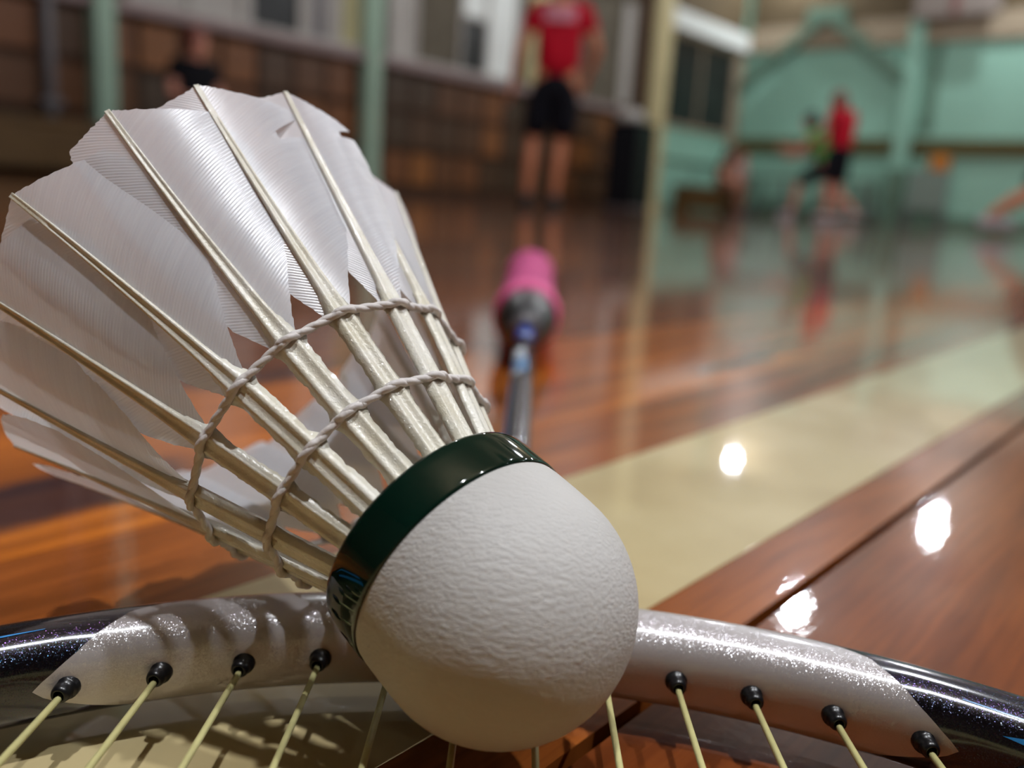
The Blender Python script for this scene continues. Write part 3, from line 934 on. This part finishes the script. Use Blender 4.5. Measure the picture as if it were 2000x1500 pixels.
LUN.update(pelvis=(0, 0, 0.62), chest=(0, 0.22, 0.92), neck=(0, 0.32, 1.07), head=(0, 0.4, 1.18), shl=(-0.18, 0.24, 1.0), shr=(0.18, 0.24, 1.0),
           ell=(-0.3, 0.3, 0.82), wrl=(-0.35, 0.5, 0.8), elr=(0.3, 0.4, 0.86), wrr=(0.28, 0.62, 0.95), hpl=(-0.1, 0, 0.56), hpr=(0.1, 0, 0.56),
           knl=(-0.12, 0.38, 0.5), anl=(-0.12, 0.42, 0.09), toel=(-0.12, 0.58, 0.04), knr=(0.12, -0.2, 0.3), anr=(0.12, -0.46, 0.12), toer=(0.12, -0.36, 0.03))
person('player in black clothes lunging at the right edge', (3.63, 6.2, 0), math.radians(-92), LUN,
       dict(skin=MS['skin'], shirt=MAT['black_cloth'], shorts=MS['navy'], hair=MS['hair'], shoe=MS['shoe_w']))


# ================================================================ THE RACKET
LIFT = 2.7                                  # the throat stands a little off the floor, millimetres
RK = empty('badminton_racket', (0.0005, 0.0938, LIFT * MM))
tag(RK, 'badminton racket lying on the floor with white throat, black frame and pink grip', 'racket')
YA = 93.8                                   # centre line of the frame at the throat, millimetres from the camera
HA, HB, HN = 104.4, 126.0, 2.1              # half width, half length and squareness of the head
YC = YA - HB
FW, FH, FZ = 4.4, 5.0, 5.05                 # half width, half height, centre height of the frame


def head_curve(n=1440):
    pts = []
    for i in range(n):
        a = math.pi / 2 - 2 * math.pi * i / n     # from the throat towards +x
        c, s_ = math.cos(a), math.sin(a)
        pts.append((HA * math.copysign(abs(c) ** (2 / HN), c), YC + HB * math.copysign(abs(s_) ** (2 / HN), s_)))
    return pts


HC = head_curve()
cum = [0.0]
for i in range(len(HC)):
    p, q = HC[i], HC[(i + 1) % len(HC)]
    cum.append(cum[-1] + math.hypot(q[0] - p[0], q[1] - p[1]))
HLEN = cum[-1]


def head_at(s):
    s = s % HLEN
    lo, hi = 0, len(HC)
    while hi - lo > 1:
        m = (lo + hi) // 2
        if cum[m] <= s: lo = m
        else: hi = m
    f = (s - cum[lo]) / max(1e-9, cum[lo + 1] - cum[lo])
    p, q = HC[lo % len(HC)], HC[(lo + 1) % len(HC)]
    return p[0] + (q[0] - p[0]) * f, p[1] + (q[1] - p[1]) * f


def frame_pt(s, th, grow=0.0):
    """th: 0 = inner side, 90 = top, 180 = outer side, 270 = bottom (degrees); result in metres relative to RK"""
    x, y = head_at(s)
    x2, y2 = head_at(s + 0.4)
    x1, y1 = head_at(s - 0.4)
    tx, ty = x2 - x1, y2 - y1
    l = math.hypot(tx, ty)
    nx, ny = ty / l, -tx / l                # inward
    if nx * (0 - x) + ny * (YC - y) < 0: nx, ny = -nx, -ny
    t = math.radians(th)
    e = 2 / 2.5
    c = math.copysign(abs(math.cos(t)) ** e, math.cos(t)) * (FW + grow)
    z = FZ + math.copysign(abs(math.sin(t)) ** e, math.sin(t)) * (FH + grow)
    return Vector(((x + nx * c) * MM, (y + ny * c - YA) * MM, z * MM))


BOUND = [(0, 50.5), (12, 48.8), (35, 46.2), (60, 44.0), (90, 41.0), (105, 37.0), (125, 29.5), (180, 24.0), (235, 27.0), (270, 34.0), (310, 41.5), (335, 46.0), (350, 49.0), (360, 50.5)]


def bound(th):
    th %= 360
    for (a, p), (b, q) in zip(BOUND, BOUND[1:]):
        if a <= th <= b:
            return p + (q - p) * (th - a) / (b - a)


def frame_part(name, f0, f1, ns, mat, nth=56, grow=0.0):
    V, Fc = [], []
    for i in range(ns + 1):
        for j in range(nth):
            th = 360 * j / nth
            a, b = f0(th), f1(th)
            V.append(frame_pt(a + (b - a) * i / ns, th, grow))
    for i in range(ns):
        for j in range(nth):
            l = (j + 1) % nth
            Fc.append((i * nth + j, i * nth + l, (i + 1) * nth + l, (i + 1) * nth + j))
    o = obj(name, mesh(name, V, Fc, True), mat, RK)
    return o


thr = frame_part('throat_joint', lambda t: -bound(t), bound, 60, MAT['pearl'])
thr['label'] = 'pearl white throat section of the frame'
frm = frame_part('frame', bound, lambda t: HLEN - bound(t), 220, MAT['black'], 40)
frm['label'] = 'glossy black head frame'


def decal(name, corners, mat, n=10, m=4):
    """corners: [(s, th)] four corners of a patch on the frame"""
    V, Fc = [], []
    for i in range(n + 1):
        for j in range(m + 1):
            f, g = i / n, j / m
            s_ = (1 - f) * ((1 - g) * corners[0][0] + g * corners[3][0]) + f * ((1 - g) * corners[1][0] + g * corners[2][0])
            t_ = (1 - f) * ((1 - g) * corners[0][1] + g * corners[3][1]) + f * ((1 - g) * corners[1][1] + g * corners[2][1])
            V.append(frame_pt(s_, t_, 0.045))
    for i in range(n):
        for j in range(m):
            a = i * (m + 1) + j
            Fc.append((a, a + 1, a + m + 2, a + m + 1))
    return obj(name, mesh(name, V, Fc, True), mat, frm)


# blue flashes on the black frame either side of the throat
decal('blue_decal', [(-78, 60), (-49.0, 79), (-49.0, 80), (-78, 80)], MAT['blue'])
decal('blue_decal', [(-78, 20), (-53.0, 40), (-54.0, 46), (-78, 44)], MAT['blue'])
decal('blue_decal', [(50.0, 62), (78, 46), (78, 54), (50.0, 64)], MAT['blue'])
decal('blue_decal', [(54.0, 30), (78, 0), (78, 34), (56.5, 36)], MAT['blue'])

# strings and grommets
SZ = 4.55


def inner_y(x, sgn):
    """y of the inner face of the frame at x, on the throat side (+1) or the top of the head (-1)"""
    a, b = HA - FW, HB - FW
    return YC + sgn * b * max(0.0, 1 - abs(x / a) ** HN) ** (1 / HN)


def inner_x(y):
    a, b = HA - FW, HB - FW
    return a * max(0.0, 1 - abs((y - YC) / b) ** HN) ** (1 / HN)


gv, gf = lathe([(1.25, -0.6), (1.25, 0.0), (1.18, 0.2), (1.0, 0.32), (0.98, 0.8), (0.92, 1.2), (0.76, 1.5), (0.58, 1.56), (0.46, 1.4), (0.43, 0.8)], 18)
grom = mesh('grommet', [(x * MM, y * MM, z * MM) for x, y, z in gv], gf, True)
grom.materials.append(MAT['rubber'])


def grommet(x, y, ang):
    o = obj('grommet', grom, None, RK, ((x) * MM, (y - YA) * MM, SZ * MM + 0.0003))
    o.rotation_euler = (math.pi / 2, 0, ang)
    return o


def string(name, p, q, weave=None):
    p, q = Vector(p), Vector(q)
    n = 3 if weave is None else 46
    pts = []
    for i in range(n + 1):
        f = i / n
        r = p.lerp(q, f)
        if weave is not None: r.z += 0.00066 * math.cos(math.pi * (weave + i))
        pts.append(r)
    V, Fc = tube(pts, 0.00036, 8 if weave is None else 5)
    return obj(name, mesh(name, V, Fc, True), MAT['string'], RK)


for i in range(-5, 17):
    x = (i - 5.5) * 7.9
    yt, yb = inner_y(x, 1), inner_y(x, -1)
    string('main_string', (x * MM, (yt + 1 - YA) * MM, SZ * MM), (x * MM, (yb - 1 - YA) * MM, SZ * MM))
    grommet(x, yt, 0)
    grommet(x, yb, math.pi)
for j in range(20):
    y = 60.0 - j * 9.0
    xr = inner_x(y)
    string('cross_string', (-(xr + 1) * MM, (y - YA) * MM, SZ * MM), ((xr + 1) * MM, (y - YA) * MM, SZ * MM), j % 2)
    grommet(xr, y, -math.pi / 2)
    grommet(-xr, y, math.pi / 2)

# shaft, cone and handle
HS = 1.048
A0, A1 = Vector((0, 3, 5.05)), Vector((2.9, 283 * HS - YA, 11.3))


def ax(y):
    far = y > 250
    y = y * HS if far else y + (y - 95) / 155 * 250 * (HS - 1)
    f = (y - YA - A0.y) / (A1.y - A0.y)
    p = A0.lerp(A1, f)
    if y > 283 * HS: p.z = 11.3 + (y - 283 * HS) * 0.006
    return p * MM


def axis_tube(name, ys_rs, mat, parent, seg=24):
    pts = [ax(y) for y, r in ys_rs]
    rr = [r * MM for y, r in ys_rs]
    n = len(pts)
    V, Fc = tube(pts, lambda f: rr[int(round(f * (n - 1)))], seg)
    return obj(name, mesh(name, V, Fc, True), mat, parent)


axis_tube('throat_socket', [(95, 4.6), (104, 4.6), (110, 4.2), (116, 3.6), (117, 3.2)], MAT['pearl'], RK)
shaft = axis_tube('shaft', [(100, 3.1), (160, 3.1), (220, 3.1), (284, 3.1)], MAT['black'], RK)
axis_tube('blue_band', [(262, 3.16), (270, 3.16), (283, 3.16)], MAT['blue_deep'], shaft)


def shaft_patch(name, y0, y1, a0, a1, mat):
    V, Fc, n = [], [], 8
    for i in range(n + 1):
        for j in range(n + 1):
            y, a = y0 + (y1 - y0) * i / n, math.radians(a0 + (a1 - a0) * j / n)
            c = ax(y)
            V.append(c + Vector((math.cos(a), 0, math.sin(a))) * 0.00317)
    for i in range(n):
        for j in range(n):
            q = i * (n + 1) + j
            Fc.append((q, q + 1, q + n + 2, q + n + 1))
    return obj(name, mesh(name, V, Fc, True), mat, shaft)


shaft_patch('white_mark', 228, 242, 80, 150, MAT['decal_white'])
shaft_patch('blue_mark', 214, 230, 60, 150, MAT['blue'])
shaft_patch('white_mark', 211, 215, 100, 165, MAT['decal_white'])
shaft_patch('blue_stripe', 150, 205, 130, 175, MAT['blue'])
shaft_patch('grey_highlight', 150, 208, 44, 58, MAT['steel'])  # highlight along the black shaft, painted as a grey patch
cone = axis_tube('handle_cone', [(282, 5.2), (284, 7.0), (292, 8.8), (304, 10.6), (318, 11.8)], MAT['cone'], RK)
axis_tube('cone_ring', [(280.5, 4.2), (281, 5.6), (285, 6.6), (286.5, 7.2)], MAT['steel'], cone)
for a0 in (60, 104):
    V, Fc, n = [], [], 6
    for i in range(n + 1):
        for j in range(n + 1):
            y, a = 297 + 13 * i / n, math.radians(a0 + 22 * j / n)
            r = (9.6 + 1.45 * i / n) * MM + 0.0002
            V.append(ax(y) + Vector((math.cos(a), 0, math.sin(a))) * r)
    for i in range(n):
        for j in range(n):
            q = i * (n + 1) + j
            Fc.append((q, q + 1, q + n + 2, q + n + 1))
    obj('grey_mark', mesh('grey_mark', V, Fc, True), MAT['steel'], cone)
# wrapped overgrip: an eight-sided handle with a spiral step
V, Fc, seg, nr = [], [], 32, 150
for i in range(nr + 1):
    y = 316 + (486 - 316) * i / nr
    c = ax(y)
    for j in range(seg):
        a = 2 * math.pi * j / seg
        k = a / (2 * math.pi)
        ph = ((y - 316) / 21.0 - k) % 1.0
        oct_ = math.cos(math.pi / 8) / math.cos(((a + math.pi / 8) % (math.pi / 4)) - math.pi / 8)
        r = 12.0 * (0.7 + 0.3 * oct_) + 0.55 * ph + (1.6 * max(0, (y - 470) / 16) ** 2)
        V.append(c + Vector((math.cos(a) * r, 0, math.sin(a) * r)) * MM)
for i in range(nr):
    for j in range(seg):
        l = (j + 1) % seg
        Fc.append((i * seg + j, i * seg + l, (i + 1) * seg + l, (i + 1) * seg + j))
Fc.append(tuple(range(seg))); Fc.append(tuple(nr * seg + j for j in range(seg))[::-1])
grip = obj('grip', mesh('grip', V, Fc, True), MAT['grip'], RK)
grip['label'] = 'pink wrapped grip'
axis_tube('finishing_band', [(313, 12.2), (314, 12.9), (326, 13.4), (327, 12.8)], plain('bright_pink_band', srgb(226, 96, 150), 0.6, 0.3, var=0.05), grip)
axis_tube('butt_cap', [(485, 13.0), (486, 13.9), (490, 14.0), (491, 12.5)], MAT['grip'], RK)


# ================================================================ THE SHUTTLECOCK
SH = empty('shuttlecock')
tag(SH, 'white feather shuttlecock with dark green collar resting on the racket', 'shuttlecock')
XL = Vector((-0.66467, -0.74714, 0.0)); YL = Vector((0.28794, -0.25615, 0.92276)); ZL = Vector((-0.68942, 0.61333, 0.38539))
MX = Matrix((XL, YL, ZL)).transposed().to_4x4()
MX.translation = Vector((-8.705, 85.184, 22.872 + LIFT)) * MM
SH.matrix_world = MX
S1, S2, LEN = 15.1, 6.17, 45.3
FEATHERS = [
    [[-8.54, 6.62, 0], [-13.18, 10.58, 15.35], [-23.85, 17.34, 43.6]], [[-5.36, 9.39, 0], [-8.41, 14.14, 14.61], [-12.48, 24.63, 47.49]],
    [[-1.36, 10.72, 0], [-2.23, 16.13, 14.61], [-3.64, 28.56, 45.13]], [[2.85, 10.43, 0], [4.56, 15.74, 15.13], [7.6, 27.8, 45.09]],
    [[6.62, 8.54, 0], [10.23, 12.93, 15.03], [16.85, 23.89, 44.84]], [[9.39, 5.36, 0], [14.42, 8.71, 15.52], [25.19, 13.93, 44.94]],
    [[10.72, 1.36, 0], [16.45, 2.41, 15.35], [28.75, 3.64, 45.29]], [[10.43, -2.85, 0], [16.06, -4.76, 14.85], [27.96, -7.64, 45.29]],
    [[8.54, -6.62, 0], [13.07, -10.15, 15.05], [22.47, -18.38, 44.15]], [[5.36, -9.39, 0], [8.23, -14.41, 15.1], [16.02, -26.33, 46.63]],
    [[1.36, -10.72, 0], [2.08, -16.46, 15.1], [3.64, -28.75, 45.29]], [[-2.85, -10.43, 0], [-4.38, -16.01, 15.1], [-7.64, -27.96, 45.29]],
    [[-6.62, -8.54, 0], [-10.17, -13.11, 15.1], [-17.76, -22.9, 45.29]], [[-9.39, -5.36, 0], [-14.41, -8.23, 15.1], [-25.17, -14.36, 45.29]],
    [[-10.72, -1.36, 0], [-16.46, -2.08, 15.1], [-28.75, -3.64, 45.29]], [[-10.43, 2.85, 0], [-16.01, 4.38, 15.1], [-27.96, 7.64, 45.29]]]
# per feather: twist (deg), right width scale, left width scale, splits [(side, barb position mm, gap mm, start fraction)], tip cut
STYLE = {0: (14, 1.1, 1.2, [(1, 30, .6, .5)], 0), 1: (-6, 1.2, 1.2, [(1, 24, 0.6, .55)], 0), 2: (8, 0.95, 0.9, [(1, 37.5, 1.0, .4)], 0), 3: (2, 1.05, 1.0, [(1, 35.0, 2.4, .3)], 0),
         4: (0, 1.0, 1.0, [], 0), 5: (0, 1.0, 1.0, [], 0), 7: (0, .9, .9, [], 0), 8: (2, .78, .85, [], 0), 9: (0, .72, .8, [], 0), 10: (0, .75, .8, [], 0)}


def interp(tab, x):
    if x <= tab[0][0]: return tab[0][1]
    for (a, p), (b, q) in zip(tab, tab[1:]):
        if x <= b:
            f = (x - a) / (b - a)
            return p + (q - p) * f
    return tab[-1][1]


RIGHT_W = [(15.6, 0.6), (17.2, 1.5), (20, 3.2), (23, 5.2), (26, 7.0), (30, 8.8), (34, 9.8), (38, 9.9), (41, 9.3), (43, 8.0)]
LEFT_W = [(14.8, 0.7), (16.5, 1.3), (19, 2.6), (22.5, 3.9), (27, 4.8), (32, 5.3), (38, 5.6), (43, 5.6), (44, 5.2)]
SHAFT_W = [(-3, 1.1), (0, 1.1), (6, 1.12), (15, 1.1), (20, 0.8), (30, 0.54), (40, 0.38), (45, 0.30), (48, 0.28)]
SHAFT_T = [(-2, 1.0), (0, 1.0), (15, 0.95), (22, 0.62), (30, 0.5), (45, 0.28), (48, 0.26)]


def feather_frame(ctrl, twist):
    P0, P2, P3 = (Vector(c) for c in ctrl)
    t2 = P2.z / P3.z
    k = (P2 - P0.lerp(P3, t2)) / (t2 * (1 - t2))
    rad = Vector((P3.x, P3.y, 0)).normalized()
    k = k * 0.75

    def at(s):
        t = s / LEN
        p = P0.lerp(P3, t) + k * t * (1 - t)
        tan = ((P3 - P0) + k * (1 - 2 * t)).normalized()
        n = (rad - tan * rad.dot(tan)).normalized()
        e = n.cross(tan) * -1.0
        # e points the way of growing angle
        chk = Vector((-rad.y, rad.x, 0))
        if e.dot(chk) < 0: e = -e
        a = math.radians(twist) * max(0, (s - 12) / 33)
        return p, tan, e * math.cos(a) + n * math.sin(a), n * math.cos(a) - e * math.sin(a)
    return at


def build_feather(idx):
    st = STYLE.get(idx, (random.uniform(-3, 3), random.uniform(.95, 1.05), random.uniform(.95, 1.05), [], 0))
    at = feather_frame(FEATHERS[idx], st[0])
    rnd = random.Random(idx * 13 + 5)
    # ---- shaft (quill)
    V, Fc = [], []
    ss = [-3.6 + 0.33 * i for i in range(int((LEN + 3.6) / 0.33) + 1)]
    ncs = 0
    for s in ss:
        p, t, e, n = at(s)
        w, th = interp(SHAFT_W, s), interp(SHAFT_T, s)
        ragged = 1.0 if s < 16 else max(0.0, 1 - (s - 16) / 5)
        web = 0.55 * math.exp(-((s - S1) / 0.8) ** 2) + 0.5 * math.exp(-((s - S2) / 0.75) ** 2) + 0.8 * math.exp(-((s + 2.5) / 0.9) ** 2)
        jl = (0.32 + 0.22 * noise.noise(Vector((s * 1.1, idx * 7.3, 0))) + rnd.uniform(-.05, .05)) * ragged + web
        jr = (0.36 + 0.22 * noise.noise(Vector((s * 1.1, idx * 7.3, 9))) + rnd.uniform(-.05, .05)) * ragged + web
        g = 0.16 if s < 40 else 0.05
        cs = [(-w - jl, -0.10), (-w, 0.14), (-w * .86, th * .55), (-w * .5, th * .6), (-w * .3, th * .6 - g), (w * .3, th * .6 - g), (w * .5, th * .6), (w * .86, th * .55), (w, 0.14), (w + jr, -0.10), (w, -0.32), (w * .6, -th * .95), (-w * .6, -th * .95), (-w, -0.32)]
        if s > 18:
            cs = [(a, max(b, -th)) if abs(a) < w * 1.01 else (math.copysign(w * 1.02, a), 0.0) for a, b in cs]
            cs = [(a, b * min(1, th / 0.5)) for a, b in cs]
        ncs = len(cs)
        for a, b in cs:
            q = p + e * a + n * b
            V.append(q * MM)
    for i in range(len(ss) - 1):
        for j in range(ncs):
            l = (j + 1) % ncs
            Fc.append((i * ncs + j, i * ncs + l, (i + 1) * ncs + l, (i + 1) * ncs + j))
    Fc.append(tuple(range(ncs))[::-1])
    Fc.append(tuple((len(ss) - 1) * ncs + j for j in range(ncs)))
    me = mesh('feather_shaft', V, Fc, True)
    fo = obj('feather_shaft', me, MAT['quill'], SH)
    # ---- vanes: rows follow the barbs, which leave the shaft at a slant towards the tip
    for side, tab, wsc in ((1, RIGHT_W, st[1]), (-1, LEFT_W, st[2])):
        splits = [q for q in st[3] if q[0] == side]
        slope = 0.62 if side == 1 else 0.75
        bow = 0.018
        top = LEN - 0.1
        rows = []
        s0 = tab[0][0]
        r = s0 - 1.0
        nb = 0
        while r < top - 0.05:
            rows.append(r)
            r += 0.3
        NW = 9
        V, Fc, UVs, ok = [], [], [], []
        for ri, r in enumerate(rows):
            # walk out along the barb until the outline
            wmax = 0.0
            stepw = 0.1
            jit = 1 + 0.03 * noise.noise(Vector((r * 0.9, idx * 3.1, side)))
            while wmax < 11:
                w_ = wmax + stepw
                s_ = r + slope * w_ - bow * w_ * w_
                if s_ > top - 0.42 * w_ * (1.0 if side == 1 else 0.55):      # trimmed tip
                    break
                lim = interp(tab, max(s_, s0)) * wsc * jit
                if s_ < s0: lim = 0.7
                if w_ > lim: break
                wmax = w_
            wmax = max(wmax, 0.25) + rnd.uniform(-.12, .05)
            gap = 0.0
            for k in range(NW + 1):
                f = k / NW
                w_ = wmax * f
                s_ = max(r + slope * w_ - bow * w_ * w_, s0 - 0.4)
                # a split bends the barbs apart
                for (sd, pos, gp, st0) in splits:
                    if f > st0:
                        am = gp * (f - st0) / (1 - st0) * math.exp(-abs(r - pos) / 5.0) * 0.5
                        s_ += am if r > pos else -am
                p, t, e, n = at(min(s_, LEN + 1.0))
                rr_ = math.hypot(p.x, p.y)
                if side == 1:
                    h = -0.5 * w_ * w_ / rr_ - 0.065 * w_ + 0.22 * math.sin(min(1, w_ / 10.0) * math.pi)
                else:
                    h = -0.5 * w_ * w_ / rr_ - 0.15 * w_ - 0.12
                h += 0.14 * noise.noise(Vector((r * 0.12, w_ * 0.2, idx * 4.7 + side))) * min(1, w_ / 3)
                hw_ = interp(SHAFT_W, s_) * 0.7
                q = p + e * (side * (hw_ + w_)) + n * (h - 0.06)
                V.append(q * MM)
                UVs.append((r + 0.02 * w_, w_))
        for ri in range(len(rows) - 1):
            cut = any(rows[ri] <= q[1] < rows[ri + 1] for q in splits)
            for k in range(NW):
                if cut and k / NW >= min(q[3] for q in splits) + 0.22: continue
                a = ri * (NW + 1) + k
                f4 = (a, a + 1, a + NW + 2, a + NW + 1)
                Fc.append(f4 if side == 1 else f4[::-1])
        vo = obj('vane', mesh('vane', V, Fc, True, UVs), MAT['vane'], fo)
    return at


ATS = [build_feather(i) for i in range(16)]
ATS_order = sorted(range(16), key=lambda i: math.atan2(FEATHERS[i][2][1], FEATHERS[i][2][0]))


def thread(name, s):
    way = []
    for i in ATS_order:
        p, t, e, n = ATS[i](s)
        w = interp(SHAFT_W, s)
        for a, b in ((-1.25, 0.42), (-0.7, 0.86), (0.0, 0.98), (0.7, 0.86), (1.25, 0.42)):
            way.append(p + e * (a * w) + n * b + t * (0.05 * math.sin(i * 2.1)))
    # closed Catmull-Rom
    pts = []
    n_ = len(way)
    for i in range(n_):
        p0, p1, p2, p3 = way[i - 1], way[i], way[(i + 1) % n_], way[(i + 2) % n_]
        m = 16 if (p2 - p1).length > 1.6 else 4
        for k in range(m):
            f = k / m
            c = 0.25
            t1, t2 = (p2 - p0) * c, (p3 - p1) * c
            l = (p2 - p1).length
            if t1.length > l: t1 *= l / t1.length
            if t2.length > l: t2 *= l / t2.length
            h = f * f * f
            g = f * f
            pts.append(p1 * (2 * h - 3 * g + 1) + t1 * (h - 2 * g + f) + p2 * (-2 * h + 3 * g) + t2 * (h - g))
    # two plies twisted round the path
    V, Fc = [], []
    total, acc = 0, [0]
    for i in range(len(pts)):
        total += (pts[(i + 1) % len(pts)] - pts[i]).length
        acc.append(total)
    turns = round(total / 3.4)
    for ply in (0, 1):
        path = []
        for i, p in enumerate(pts):
            tn = (pts[(i + 1) % len(pts)] - pts[i - 1]).normalized()
            a = tn.cross(Vector((0, 0, 1))).normalized()
            b = tn.cross(a)
            w = 2 * math.pi * turns * acc[i] / total + math.pi * ply
            path.append((p + (a * math.cos(w) + b * math.sin(w)) * 0.11) * MM)
        v, f = tube(path, 0.00037, 9, closed=True)
        o = len(V)
        V += v
        Fc += [tuple(o + j for j in q) for q in f]
    return obj(name, mesh(name, V, Fc, True), MAT['thread'], SH)


thread('thread', S1)
thread('thread', S2)


def lathe_part(name, prof, mat, seg=96, **kw):
    V, Fc = lathe(prof, seg, **kw)
    return obj(name, mesh(name, [(x * MM, y * MM, z * MM) for x, y, z in V], Fc, True), mat, SH)


# glue ring and cork face inside the collar
lathe_part('glue_ring', [(12.2, -3.0), (12.0, -2.35), (11.5, -2.1), (10.4, -2.0), (9.4, -2.4), (8.8, -3.0), (4, -3.2), (0.05, -3.2)][::-1], MAT['quill'])
lathe_part('collar', [(12.2, -2.55), (12.6, -2.5), (12.85, -2.65), (12.95, -3.0), (13.05, -4.0), (13.1, -7.2), (13.08, -7.55), (12.9, -7.7), (12.6, -7.6)][::-1], MAT['collar'])
prof = [(12.0, -2.9), (12.7, -5.2), (12.85, -7.3), (12.98, -8.5), (13.05, -11), (13.05, -13.0)]
for i in range(1, 19):
    a = math.radians(i * 5)
    prof.append((max(0.02, 13.05 * math.cos(a)), -13.2 - 12.9 * math.sin(a)))
ck = lathe_part('cork', prof[::-1], MAT['leather'], 96)
ck['label'] = 'round white leather-covered cork head'
